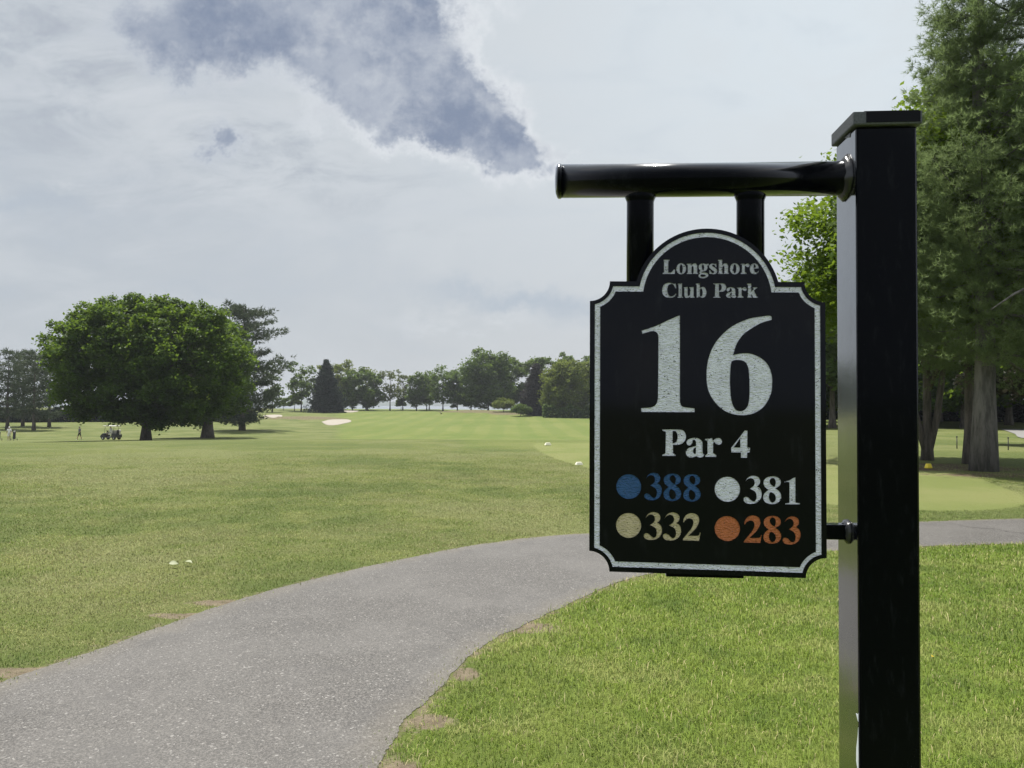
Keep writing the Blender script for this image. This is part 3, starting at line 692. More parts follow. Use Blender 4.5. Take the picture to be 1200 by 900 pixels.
# ------------------------------------------------------------------ trees
def vnoise(P, s, seed=0):
    return np.sin(P[:, 0]*s+seed)*np.sin(P[:, 1]*s*1.1+seed*2.1)*np.sin(P[:, 2]*s*.9+seed*.7)+.5*np.sin(P[:, 0]*s*2.3+P[:, 2]*s+seed)*np.sin(P[:, 1]*s*2.1-P[:, 2]*s*1.7+seed)
def leaf_mesh(name, C, size, tone, rng, flatness=.6, elong=1.5):
    N = len(C); n = rng.normal(size=(N, 3)); n[:, 2] = np.abs(n[:, 2])+flatness; n /= np.linalg.norm(n, axis=1)[:, None]
    a = rng.normal(size=(N, 3)); a -= n*np.sum(a*n, 1)[:, None]; a /= np.linalg.norm(a, axis=1)[:, None]
    b = np.cross(n, a); s = size*rng.uniform(.6, 1.35, N)[:, None]
    V = np.stack([C-a*s*elong/2, C+b*s/2-n*s*.12, C+a*s*elong/2, C-b*s/2-n*s*.12], 1).reshape(-1, 3)
    k = np.arange(N)*4
    me = mesh_np(name, V, np.stack([k, k+1, k+2, k+3], -1), 4)
    add_attr(me, 'tone', np.repeat(np.clip(tone, 0, 1), 4)); return me
def crown_leaves(rng, c, rad, nl, nleaf, lobe=(.2, .34), low=-.55, shell=(.5, .9), gap=.0, pw=2.0, shear=0):
    """leaf positions in clumps on lobes spread through an ellipsoid"""
    c = np.array(c); rad = np.array(rad); lob = []
    fi = 0
    while len(lob) < nl:
        fi += 1
        if fi % 4:
            zf = 1-2*((fi*.7548777+.37) % 1); af = 2*math.pi*((fi*.5698403+.11) % 1); rf = math.sqrt(1-zf*zf); d = np.array([rf*math.cos(af), rf*math.sin(af), zf])+rng.normal(0, .06, 3)
        else: d = rng.normal(size=3)
        d /= np.linalg.norm(d)
        if d[2] < low: continue
        d = d/(np.abs(d)**pw).sum()**(1/pw); q = rng.uniform(*shell)**.6 if fi % 4 else rng.uniform(.25, .8)
        lr = rng.uniform(*lobe)*rad.mean()
        p = c+d*rad*q*(1-.15*rng.random()); p[0] += shear*(p[2]-c[2])
        lob.append((p, lr*(1.1-.3*max(d[2], 0))))
    P = []; T = []
    wts = np.array([l[1]**2 for l in lob]); wts /= wts.sum()
    for (p, lr), wt in zip(lob, wts):
        ncl = 14; n = max(ncl, int(nleaf*wt)); 
        d = rng.normal(size=(ncl, 3)); d /= np.linalg.norm(d, axis=1)[:, None]; d[:, 2] = d[:, 2]*.8+.15
        cc = p+d*lr*rng.uniform(.55, .95, (ncl, 1)); ct = rng.normal(0, .12, ncl); lt = rng.normal(0, .08)
        k = rng.integers(0, ncl, n)
        P.append(cc[k]+rng.normal(size=(n, 3))*lr*np.array([.26, .26, .17])); T.append(.45+ct[k]+lt+rng.normal(0, .13, n))
    P = np.vstack(P); T = np.concatenate(T)
    if gap: 
        k = vnoise(P, 3.2/rad.mean()*2, rng.random()*9)+rng.normal(0, .15, len(P)) > -gap; P, T = P[k], T[k]
    return P, T, lob
def trunk_obj(root, rng, h_top, r0, targets, bark, lean=(0, 0), fork=.35, flare=1.5, depth=2, seg=10):
    mb = MB(); n = 8; pts = []; rad = []
    for k in range(n+1):
        t = k/n; pts.append((lean[0]*t*t+.12*r0*math.sin(3*t+1), lean[1]*t*t+.12*r0*math.cos(4*t), -.15+(h_top+.15)*t))
        rad.append(r0*((1-.72*t)+(flare-1)*math.exp(-t*h_top/(r0*2.2))))
    mb.tube(pts, rad, seg)
    for (p, lr) in targets:
        tz = fork+(rng.random()*.9)*(1-fork)
        tz = min(tz, .95); i = tz*n; k = int(i); s = np.array(pts[k])*(1-(i-k))+np.array(pts[min(k+1, n)])*(i-k)
        s = Vector(s); e = Vector(p); mid = s.lerp(e, .5)+Vector((0, 0, .12*(e-s).length))
        q1 = s.lerp(mid, .5)+Vector(rng.normal(0, .03*(e-s).length, 3)); q2 = mid.lerp(e, .5)+Vector(rng.normal(0, .04*(e-s).length, 3))
        rr = rad[k]*.42
        mb.tube([s, q1, mid, q2, e], [rr, rr*.75, rr*.55, rr*.35, rr*.15], 6)
        for _ in range(depth):
            w = Vector(rng.normal(0, 1, 3)).normalized(); e2 = e+w*lr*.8
            mb.tube([q2, q2.lerp(e2, .5)+Vector((0, 0, .1*lr)), e2], [rr*.3, rr*.2, rr*.08], 4, False)
    return mb.build('trunk', bark, root)
def bark_mat(name, c):
    m, nt = new_mat(name); q = NT(nt); o = q.scale(q.obj(), (1, 1, .18))
    n = q.noise(o, 9, 5, .7); n2 = q.noise(q.obj(), 1.2, 3)
    col = q.mix(q.ss(n, .35, .65), tuple(x*.45 for x in c), tuple(x*1.3 for x in c)); col = q.mix(q.m('MULTIPLY', n2, .3), col, (.09, .10, .07))
    b = q.n('ShaderNodeBsdfPrincipled', i={'Base Color': col, 'Roughness': .9}); nt.links.new(q.bump(n, .9, .04), b.inputs['Normal']); q.out(b.outputs[0]); return m
BK = bark_mat('grey_brown_bark', (.11, .092, .078)); BKG = bark_mat('grey_bark', (.125, .115, .11))
L_BIG = leaf_mat('leaves_mid_green', (.028, .066, .010), (.088, .148, .020), .42, tr=(.26, .38, .03), nscale=.35, c3=(.038, .08, .012))
L_MAP = leaf_mat('leaves_yellow_green', (.05, .10, .010), (.12, .19, .018), .45, tr=(.30, .42, .03), nscale=.4)
L_FAR = leaf_mat('leaves_far_green', (.042, .082, .016), (.11, .165, .03), .38, tr=(.22, .32, .05), nscale=.12, c3=(.07, .11, .022))
L_PALE = leaf_mat('leaves_pale_green', (.07, .095, .03), (.13, .155, .05), .35, tr=(.2, .24, .06), nscale=.15)
L_WIL = leaf_mat('leaves_willow_green', (.08, .115, .02), (.16, .20, .036), .4, tr=(.28, .33, .06), nscale=.2)
L_PUR = leaf_mat('needles_purple_grey', (.035, .033, .030), (.065, .058, .055), .15, nscale=.2)
L_SPR = leaf_mat('needles_dark_spruce', (.014, .026, .018), (.034, .052, .032), .15, nscale=.2)
L_PIN = leaf_mat('needles_pine', (.080, .122, .050), (.175, .225, .10), .48, tr=(.30, .40, .15), nscale=.5)
L_PIF = leaf_mat('needles_far_pine', (.042, .062, .035), (.085, .11, .06), .25, nscale=.2)
L_RED = leaf_mat('leaves_dark_copper', (.018, .018, .014), (.045, .040, .028), .25, nscale=.5)

def broadleaf(px, r, height, halfw, mat, label, group=None, name='broadleaf_tree', nleaf=5000, leaf=.55, nl=26, bottom=.16, trunk=None, depthf=1.0, low=-.6, lobe=(.2, .34), gap=0, seed=None, bark=BK, cx=0, shell=(.45, .92), ntar=9, elong=1.5, lean=(0, 0), pos=None, fork=.3, pw=2.3, cat='tree', shear=0):
    rng = np.random.default_rng(int(px*7+r) if seed is None else seed)
    g = at(px, r) if pos is None else np.array(pos)
    e = empty(name, tuple(g)); tag(e, label, cat, group)
    zc = height*(bottom+(1-bottom)*.5); rz = height*(1-bottom)*.5
    P, T, lob = crown_leaves(rng, (cx, 0, zc), (halfw*.93, halfw*depthf*.93, rz*.93), nl, nleaf, lobe, low, shell, gap, pw, shear)
    k_ = P[:, 2] > .25; P, T = P[k_], T[k_]
    link('crown', leaf_mesh('crown', P, leaf, T, rng, elong=elong), e, [mat])
    tr = trunk if trunk else height*.022
    pick = [lob[k] for k in rng.choice(len(lob), min(ntar, len(lob)), False)]
    trunk_obj(e, rng, height*.72, tr, pick, bark, lean, fork=fork)
    return e

def needle_tufts(name, C, D, ln, wd, k, tone, rng, up=.35):
    N = len(C); C = np.repeat(C, k, 0); D = np.repeat(D, k, 0); tone = np.repeat(tone, k)
    d = D*.7+rng.normal(size=(N*k, 3))*.62; d[:, 2] += up; d /= np.linalg.norm(d, axis=1)[:, None]
    s = np.cross(d, rng.normal(size=(N*k, 3))); s /= np.linalg.norm(s, axis=1)[:, None]
    L_ = ln*rng.uniform(.7, 1.2, (N*k, 1)); w = wd*rng.uniform(.7, 1.3, (N*k, 1))
    V = np.stack([C-s*w/2, C+s*w/2, C+d*L_+s*w*.15], 1).reshape(-1, 3); q = np.arange(N*k)*3
    me = mesh_np(name, V, np.stack([q, q+1, q+2], -1), 3); add_attr(me, 'tone', np.repeat(np.clip(tone, 0, 1), 3)); return me
def conifer(px, r, H, prof, mat, label, group=None, name='pine_tree', whorl=.8, nb=5, tufts=16, k=3, ln=.5, wd=.12, trunk=.3, z0=.12, up=.18, droop=.1, seed=1, bark=BK, plate=.05, lat=.35, pos=None, jitter=.35, side=None, branches=True):
    """prof: list of (height fraction, branch length m)"""
    rng = np.random.default_rng(seed); g = at(px, r) if pos is None else np.array(pos)
    e = empty(name, tuple(g)); tag(e, label, 'tree', group)
    mb = MB(); n = 10
    mb.tube([(.15*trunk*math.sin(i), .15*trunk*math.cos(i*1.3), -.15+(H+.15)*i/n) for i in range(n+1)], [trunk*(1-.93*i/n)+trunk*.35*math.exp(-i*H/n/(trunk*3)) for i in range(n+1)], 12)
    C = []; D = []; T = []
    z = z0*H; az = rng.random()*6
    while z < H*.99:
        Lm = np.interp(z/H, [p[0] for p in prof], [p[1] for p in prof])
        for b in range(nb):
            az += 2.4; Lb = Lm*rng.uniform(1-jitter, 1+jitter*.5)
            if side is not None: Lb *= 1+side*math.cos(az)
            if Lb < .1: Lb = .1
            zb = z+rng.normal(0, whorl*.15); a = az+rng.normal(0, .2)
            dr = np.array([math.cos(a), math.sin(a), 0]); ss = np.linspace(0, 1, 6)
            crv = lambda s: np.stack([dr[0]*Lb*s, dr[1]*Lb*s, zb+Lb*(-droop*s*2.2*(1-s)*1.6+up*s*s)], -1)
            pts = crv(ss)
            rb_ = max(.006*H/10, trunk*.2*min(1, Lb/ max(1, Lm)))*(1-.6*z/H)
            if branches: mb.tube([tuple(p) for p in pts], [rb_*(1-.85*s) for s in ss], 5, False)
            nt_ = max(3, int(tufts*Lb/max(prof, key=lambda p: p[1])[1]))
            s = rng.uniform(.08, 1, nt_)**.8; base = crv(s)
            lo = rng.normal(0, 1, nt_)*lat*Lb*(1.15-s)*.6; perp = np.array([-dr[1], dr[0], 0])
            P = base+perp*lo[:, None]; P[:, 2] += rng.normal(0, plate*Lb+.03, nt_)+abs(lo)*.05
            C.append(P); dd = np.tile(dr, (nt_, 1))+perp*(np.sign(lo)*.6)[:, None]; D.append(dd)
            T.append(.45+rng.normal(0, .12)+rng.normal(0, .14, nt_))
        z += whorl*rng.uniform(.75, 1.3)*(1 if z < H*.85 else .6)
    C = np.vstack(C); D = np.vstack(D); T = np.concatenate(T)
    # finer scatter so that a tuft reads as a spray
    rep = 4; C = np.repeat(C, rep, 0)+rng.normal(0, ln*.55, (len(C)*rep, 3))*np.array([1, 1, .45]); D = np.repeat(D, rep, 0); T = np.repeat(T, rep)+rng.normal(0, .08, len(C))
    link('crown', needle_tufts('crown', C, D, ln, wd, k, T, rng), e, [mat])
    mb.build('trunk', bark, e)
    return e

# the big shade tree and its neighbour
broadleaf(171, 90, 15.8, 10.7, L_BIG, 'big round dark green tree with low spreading crown, leftmost trunk, standing in the lawn', nleaf=150000, leaf=.22, nl=300, bottom=.045, pw=2.6, trunk=.45, depthf=.8, low=-1, lobe=(.11, .17), seed=5, shell=(.72, .95), ntar=30, fork=.12, cx=.1)
broadleaf(243, 118, 18.4, 8.0, L_BIG, 'round green tree directly behind and right of the big shade tree', nleaf=42000, leaf=.32, nl=170, bottom=.05, pw=2.5, trunk=.7, depthf=.9, low=-1, lobe=(.13, .2), seed=9, shell=(.7, .95), ntar=20, fork=.15, cx=-1)
conifer(284, 150, 23, [(0,5.2),(.2,7.5),(.35,7.0),(.5,8.4),(.62,5.6),(.75,8.0),(.9,4.5),(1,1.6)], L_PIF, 'tall ragged dark pine rising behind the right edge of the big round trees', tufts=46, nb=4, whorl=1.45, k=3, ln=.75, wd=.17, trunk=.5, z0=.07, up=.22, droop=.03, seed=22, plate=.035, lat=.45, jitter=.45)
# far left pines
for i, (px, r, H, sd) in enumerate([(9, 160, 13.5, 3), (27, 172, 14.2, 4), (40, 155, 13.4, 5), (58, 168, 14.5, 6)]):
    conifer(px, r, H, [(0,3.2),(.25,3.4),(.5,3.8),(.75,3.6),(.93,2.2),(1,.8)], L_PIF, ['grey green pine at the far left edge of the picture, first of the row', 'grey green pine second from the left edge in the far row', 'grey green pine with bare lower trunk, third from the left edge in the far row', 'grey green pine partly hidden behind the left side of the big round tree'][i],
            'pines in the far left row', tufts=17, nb=4, whorl=1.15, k=3, ln=.6, wd=.13, trunk=.28, z0=.17, up=.2, droop=.02, seed=sd, plate=.05, lat=.5)
# clipped hedge row behind them
def hedge(name, px0, px1, r, h, label, mat, n=9000, leaf=.4, seed=3, w=1.4):
    rng = np.random.default_rng(seed); a, b = at(px0, r), at(px1, r); c = (a+b)/2
    u = rng.random(n); P = a+(b-a)*u[:, None]-c; q = rng.random(n)
    P[:, 1] += rng.normal(0, w*.45, n); P[:, 2] = terrain(P[:, 0]+c[0], P[:, 1]+c[1])-c[2]+h*(1-q**1.7)*(1+.18*np.sin(u*23)+.12*np.sin(u*61))
    o = link(name, leaf_mesh('foliage', P, leaf, .4+rng.normal(0, .2, n), rng), None, [mat]); o.location = tuple(c); tag(o, label, 'hedge')
hedge('hedge', -60, 300, 195, 2.6, 'low dark hedge running along the ground behind the far left pines', L_SPR, n=12000, leaf=.6)

# far tree line
far = [
 # px, r, H, halfw, mat, label, extra
 (319, 262, 16, 3.0, L_FAR, 'thin sparse tree just right of the tall ragged pine', dict(nleaf=1100, gap=.1, nl=12, leaf=.6)),
 (353, 272, 18, 5.4, L_FAR, 'open branched tree left of the dark spruce with sky showing between limbs', dict(nleaf=3000, gap=.15, nl=16, bottom=.3)),
 (393, 292, 20, 6.6, L_WIL, 'light green tree rising behind the dark spruce', dict(nleaf=5200, nl=20)),
 (413, 285, 15.5, 4.2, L_FAR, 'small dark tree just right of the spruce', dict(nleaf=3200)),
 (431, 288, 15.5, 5.8, L_FAR, 'rounded green tree between the spruce and the pale thin trees', dict(nleaf=6000, bottom=.06)),
 (429, 300, 18.5, 3.6, L_WIL, 'taller pale topped tree behind the rounded green one', dict(nleaf=1800, gap=.1)),
 (457, 292, 17.4, 4.8, L_PALE, 'pale sparse tree with thin foliage in the middle of the far row, left one', dict(nleaf=1500, gap=.2, nl=16, bottom=.25)),
 (472, 300, 16, 3.6, L_PALE, 'pale sparse tree in the middle of the far row, right one', dict(nleaf=1000, gap=.2, nl=12, bottom=.25)),
 (488, 292, 15.5, 4.0, L_FAR, 'green tree with visible trunk right of the pale trees', dict(nleaf=3200, bottom=.14)),
 (500, 298, 15, 3.8, L_FAR, 'narrow green tree filling the gap in the middle of the far row', dict(nleaf=2800, bottom=.14)),
 (519, 290, 18, 5.6, L_FAR, 'wide topped tree on a bare dark trunk left of the big green clump', dict(nleaf=4200, bottom=.17, gap=.05)),
 (503, 310, 16.5, 4.4, L_FAR, 'hazy tree standing behind the narrow green one', dict(nleaf=2400, gap=.05, bottom=.15)),
 (536, 286, 15.5, 4.2, L_FAR, 'low green tree touching the left side of the big green clump', dict(nleaf=4200, bottom=.1)),
 (572, 276, 23.5, 9.2, L_FAR, 'largest dense green tree in the far row behind the two bushes', dict(nleaf=15000, nl=60, bottom=.04, leaf=.5)),
 (552, 284, 16.5, 5.2, L_FAR, 'lower green tree on the left flank of the largest far tree', dict(nleaf=6000, bottom=.04)),
 (600, 288, 20, 6.0, L_FAR, 'green tree on the right flank of the largest far tree', dict(nleaf=6500, bottom=.05)),
 (622, 292, 22, 5.6, L_FAR, 'green tree behind the purple grey conifer', dict(nleaf=6000, bottom=.05)),
 (642, 285, 24.5, 5.4, L_FAR, 'tall dark green tree with knobbly top behind the light green willow, left one', dict(nleaf=5200, bottom=.1, lobe=(.16, .26), nl=34)),
 (667, 290, 24.8, 5.6, L_FAR, 'tall dark green tree with knobbly top behind the light green willow, right one', dict(nleaf=5200, bottom=.1, lobe=(.16, .26), nl=34)),
 (668, 236, 18.2, 9.0, L_WIL, 'wide light green tree standing just left of the sign panel', dict(nleaf=16000, nl=60, bottom=.02, leaf=.45)),
 (700, 262, 22, 8.5, L_FAR, 'dark green tree half hidden behind the left edge of the sign', dict(nleaf=9000, bottom=.03)),
]
for (px, r, H, hw, mat, lab, ex) in far:
    hw *= 1.12; kw = dict(nleaf=4000, leaf=.5, nl=44, shell=(.4, .95), bottom=.05, low=-1, pw=2.6, trunk=H*.013, group='trees along the far edge of the course'); kw.update(ex); kw['nleaf'] = int(kw['nleaf']*1.7); kw['bottom'] *= .5; kw['nl'] = max(kw['nl'], 24)
    broadleaf(px, r, H, hw, mat, lab, **kw)
conifer(382, 262, 17.6, [(0,5.9),(.1,6.1),(.4,4.8),(.7,2.7),(.88,1.2),(.95,.4),(1,.05)], L_SPR, 'dark cone shaped spruce in the far row', 'trees along the far edge of the course', name='spruce_tree', tufts=34, nb=8, whorl=.62, k=3, ln=.6, wd=.22, trunk=.35, z0=.06, up=-.05, droop=.12, seed=31, plate=.1, lat=.5, jitter=.42)
conifer(628, 244, 16.5, [(0,4.4),(.3,4.2),(.6,3.2),(.85,1.5),(1,.3)], L_PUR, 'purple grey conifer between the largest far tree and the light green tree', 'trees along the far edge of the course', name='spruce_tree', tufts=30, nb=7, whorl=.7, k=3, ln=.6, wd=.22, trunk=.3, z0=.04, up=.02, droop=.1, seed=33, plate=.06, lat=.5)
for (px, r, h, hw, lab, mt) in [(590, 252, 4.6, 4.0, 'bright green bush with loose top, left of the round clipped bush', L_WIL), (610, 236, 4.0, 3.3, 'round clipped green bush at the edge of the far fairway', L_FAR)]:
    broadleaf(px, r, h, hw, mt, lab, name='bush', cat='bush', nleaf=5200, leaf=.3, nl=50, bottom=-.25, low=-.2, pw=2.2, trunk=.1, lobe=(.25, .35), ntar=4)
# understory strip at right end of the tree line
hedge('hedge', 636, 730, 228, 3.2, 'dark low undergrowth at the foot of the light green tree beside the sign', L_FAR, n=5000, leaf=.5, seed=8)
# small far saplings in the gaps by the water
for (px, r, h, lab) in [(345, 280, 6.5, 'small dark tree at the water edge left of the spruce'), (402, 296, 5.5, 'small dark tree at the water edge right of the spruce'), (470, 302, 5, 'low shrubby tree at the water edge below the pale trees'), (332, 285, 5, 'low shrub at the water edge beside the tall ragged pine')]:
    broadleaf(px, r, h, 3.0, L_FAR, lab, nleaf=1500, leaf=.45, nl=12, bottom=.05, group='small trees by the water')

# right side
MAPLE = at(1086, 23.6)
e = broadleaf(1086, 25, 12.9, 4.3, L_MAP, 'yellow green leafy tree with a forked trunk behind the sign post', nleaf=100000, leaf=.105, nl=150, bottom=.07, pw=1.7, shear=.44, trunk=.125, low=-.7, lobe=(.15, .25), seed=44, ntar=26, fork=.2, shell=(.45, .95), cx=.75)
# second stem of its fork
mb = MB(); mb.tube([(-.02, 0, .25), (-.28, .05, 1.2), (-.5, .1, 2.4), (-.75, .2, 4.2)], [.11, .095, .08, .04], 9); mb.tube([(.05, 0, .3), (.25, -.1, 1.3), (.42, -.1, 2.6), (.9, 0, 4.5)], [.115, .095, .08, .04], 9)
mb.build('fork_stem', BK, e)
broadleaf(1135, 24, 10.5, 3.6, L_MAP, 'slim dark trunked leafy tree just left of the large pine trunk', nleaf=46000, leaf=.11, nl=70, bottom=.17, trunk=.13, low=-.6, lobe=(.16, .26), seed=45, ntar=14, fork=.35, cx=.6)
pine = conifer(1153, 21.5, 19.5, [(0,2.4),(.12,3.2),(.3,3.5),(.42,3.0),(.5,2.2),(.6,1.5),(.8,1.1),(1,.3)], L_PIN, 'large soft needled pine with thick grey trunk at the right edge of the picture', tufts=118, nb=7, whorl=.52, k=10, ln=.15, wd=.0115, side=.42, trunk=.25, z0=.155, up=.08, droop=.22, seed=51, plate=.05, lat=.62, bark=BKG, jitter=.35)
# broken bare limb reaching left
mb = MB(); mb.tube([(.2, -.1, 4.7), (1.2, -1.2, 4.95), (0.2, -2.0, 4.3), (-.9, -2.5, 3.85), (-1.5, -2.7, 3.5)], [.06, .055, .04, .025, .008], 7); mb.build('bare_limb', BKG, pine)
broadleaf(1205, 38, 5.6, 2.6, L_RED, 'dark copper leaved low tree at the right edge beyond the lawn', nleaf=14000, leaf=.16, nl=30, bottom=.12, trunk=.12, low=-.5, seed=61)
rightbg = [(935, 66, 8.5, 4.5, L_BIG), (975, 60, 10, 5.0, L_FAR), (1010, 78, 14, 7, L_FAR), (1062, 72, 12, 6.0, L_BIG), (1100, 84, 13, 6.5, L_FAR), (1128, 66, 7.5, 4.2, L_BIG), (1150, 92, 15, 8, L_FAR), (1182, 74, 11.5, 5.6, L_BIG), (1225, 84, 14, 7, L_FAR), (1262, 64, 12, 6, L_BIG)]
rl = ['dark leafy tree low behind the right side of the sign panel', 'dark leafy tree seen in the gap between sign and post', 'green tree hidden mostly by the post', 'green tree beyond the lawn just right of the post', 'tall hazy tree beyond the lawn above the forked trunk', 'small round tree beyond the lawn left of the pine trunk', 'tall tree far behind the large pine', 'leafy tree beyond the lawn right of the pine trunk', 'tall tree beyond the copper leaved one', 'leafy tree beyond the right edge of the lawn']
for (px, r, H, hw, mt), lab in zip(rightbg, rl):
    broadleaf(px, r, H, hw, mt, lab, nleaf=16000, leaf=.3, nl=44, bottom=.05, low=-.8, group='trees beyond the right lawn')
hedge('hedge', 925, 1290, 88, 2.2, 'dark hedge closing the far side of the right lawn', L_SPR, n=14000, leaf=.35, seed=9)

# ------------------------------------------------------------------ bunkers, road, water, far shore
def sheet(name, pts_px, mat, lift=.05, rr=None):
    P = np.array([hit(*p)[:2] for p in pts_px]); P = catmull(np.vstack([P, P[:1]]), 6)[:-1]
    bm = bmesh.new(); c = P.mean(0); rings = []
    for f in (1, .97, .8, .5):
        Q = c+(P-c)*f; z = terrain(Q[:, 0], Q[:, 1])+(lift*.2 if f == 1 else lift)
        rings.append([bm.verts.new((a[0], a[1], b)) for a, b in zip(Q, z)])
    n = len(P)
    for i in range(3):
        for k in range(n): bm.faces.new((rings[i][k], rings[i][(k+1) % n], rings[i+1][(k+1) % n], rings[i+1][k]))
    v = bm.verts.new((c[0], c[1], float(terrain(*c))+lift))
    for k in range(n): bm.faces.new((rings[3][k], rings[3][(k+1) % n], v))
    bmesh.ops.recalc_face_normals(bm, faces=bm.faces)
    me = bpy.data.meshes.new(name); bm.to_mesh(me); bm.free()
    return tag(link(name, me, None, [mat]), kind='structure')
SAND = principled('pale_sand', (.30, .27, .225), .9, .1, .5, .5, 6, .05)
sheet('sand_bunker', [(377, 494.5), (383, 498), (396, 498), (411, 494.5), (409, 492.3), (398, 491.8), (385, 492.5)], SAND, .12)
sheet('sand_bunker', [(308, 487.3), (313, 489), (325, 489), (331, 487.4), (322, 486.4)], SAND, .15)
sheet('sand_bunker', [(397, 481.8), (402, 483.3), (415, 483.2), (420, 481.9), (408, 481)], SAND, .15)
def road():
    A = [(34.3, 54), (30, 46), (26, 39), (25.5, 34), (29, 28)]; B = [(37.5, 53), (33, 45), (28.8, 38), (28.3, 35), (32, 30.5)]
    A = catmull(A, 12); B = catmull(B, 12); n = len(A); V = []
    for Q in (A, B): V.append(np.column_stack([Q, terrain(Q[:, 0], Q[:, 1])+.03]))
    k = np.arange(n-1); me = mesh_np('road', np.vstack(V), np.stack([k, k+n, k+n+1, k+1], -1)[:, ::-1], 4)
    m = principled('pale_road', (.20, .195, .185), .8, .12, .6)
    tag(link('road', me, None, [m]), kind='structure')
road()
def water():
    m, nt = new_mat('sea_water'); q = NT(nt)
    b = q.n('ShaderNodeBsdfPrincipled', i={'Base Color': (.10, .14, .17, 1), 'Roughness': .12, 'IOR': 1.33})
    nt.links.new(q.bump(q.noise(q.scale(q.pos(), (.3, 1, 1)), .6, 3), .4, .3), b.inputs['Normal']); q.out(b.outputs[0])
    z = 1.5-6.5; th = np.radians(np.linspace(72, 150, 60)); V = []
    for r in (352, 600, 1200, 3400): V += [(r*math.cos(t), r*math.sin(t), z) for t in th]
    n = 60; i = np.arange(3)[:, None]*n; j = np.arange(n-1)[None]
    me = mesh_np('water', V, np.stack([i+j, i+j+1, i+n+j+1, i+n+j], -1).reshape(-1, 4)[:, ::-1], 4)
    tag(link('water', me, None, [m]), kind='structure')
    # wooded far shore
    n = 500; th = np.linspace(R(70), R(152), n); rng = np.random.default_rng(2)
    def sm(k): return np.convolve(rng.normal(0, 1, n+k-1), np.ones(k)/k, 'valid')*math.sqrt(k)
    h = 15+3.5*sm(40)*.6+2.2*sm(6)*.6+1.2*sm(2)*.6+10*np.exp(-((th-R(105))/.09)**2)
    V = []
    for r, f in ((2800, 0), (2840, .6), (2900, .93), (3050, 1.0), (3250, .4)):
        V += [(r*math.cos(t), r*math.sin(t), z-.5+max(h_, 4)*f+(f > .5)*.8*math.sin(t*900+r)) for t, h_ in zip(th, h)]
    i = np.arange(4)[:, None]*n; j = np.arange(n-1)[None]
    me = mesh_np('far_shore', V, np.stack([i+j, i+j+1, i+n+j+1, i+n+j], -1).reshape(-1, 4)[:, ::-1], 4)
    tag(link('hills', me, None, [principled('wooded_shore', (.045, .065, .045), .9, .5, .02)]), kind='structure')
water()

# ------------------------------------------------------------------ small things
M_WH = principled('white_plastic', (.9, .86, .68), .4, .05); M_YE = principled('yellow_plastic', (.85, .68, .04), .4, .05)
def marker(px, py, w, h, mat, label, grp=None, name='tee_marker'):
    p = hit(px, py); mb = MB(); mb.box((0, 0, h/2), (w, w*.62, h), min(w, h)*.16)
    for v in mb.bm.verts: 
        if v.co.z > h*.5: v.co.x *= .72; v.co.y *= .72
    o = mb.build(name, mat); o.location = tuple(p); o.rotation_euler = (0, 0, .3); return tag(o, label, 'tee marker', grp)
marker(642, 522, .24, .10, M_WH, 'small pale tee marker block on the mown tee, farther one left of the sign')
marker(678.5, 545, .19, .075, M_WH, 'small pale tee marker block on the mown tee, nearer one touching the sign edge')
marker(1088, 549, .17, .12, M_YE, 'small yellow tee marker on the grass just right of the post')
M_ST = principled('dark_stake', (.06, .055, .05), .7)
for (px, lab) in ((1121, 'thin dark stake in the right lawn, left one'), (1181, 'thin dark stake in the right lawn near the copper leaved tree')):
    p = at(px, 33); mb = MB(); mb.tube([(0, 0, -.1), (0, 0, .42)], [.02, .016], 8); mb.tube([(0, 0, .42), (0, 0, .47)], [.028, .02], 8)
    o = mb.build('stake', M_ST); o.location = tuple(p); tag(o, lab, 'stake')
M_LF = leaf_mat('fallen_leaf', (.42, .45, .30), (.5, .52, .36), .3); M_LY = leaf_mat('yellow_leaf', (.6, .45, .05), (.6, .45, .05), .3)
def fallen(px, py, s, mat, label, rz, tilt):
    p = flat(px, py); n = 9; bm = bmesh.new(); L_ = []
    mid = []
    for k in range(n):
        t = k/(n-1); w = math.sin(math.pi*t**.8)*.32+.01; zz = .12*math.sin(t*3)
        mid.append((bm.verts.new((t-.5, -w, zz+.1*w)), bm.verts.new((t-.5, 0, zz-.05)), bm.verts.new((t-.5, w, zz+.12*w))))
    for k in range(n-1):
        for j in (0, 1): bm.faces.new((mid[k][j], mid[k][j+1], mid[k+1][j+1], mid[k+1][j])).smooth = True
    me = bpy.data.meshes.new('fallen_leaf'); bm.to_mesh(me); bm.free()
    o = link('fallen_leaf', me, None, [mat]); o.scale = (s, s, s); o.location = (p[0], p[1], .034); o.rotation_euler = (tilt, .15, rz)
    return tag(o, label, 'leaf')
fallen(203.5, 665, .085, M_LF, 'larger pale curled leaf lying in the left lawn above the path', .4, .5)
fallen(221, 663, .075, M_LF, 'small flat pale leaf right of the larger curled one in the left lawn', -.2, .1)
fallen(1093, 776, .026, M_LY, 'tiny yellow petal in the grass right of the post', .7, .3)

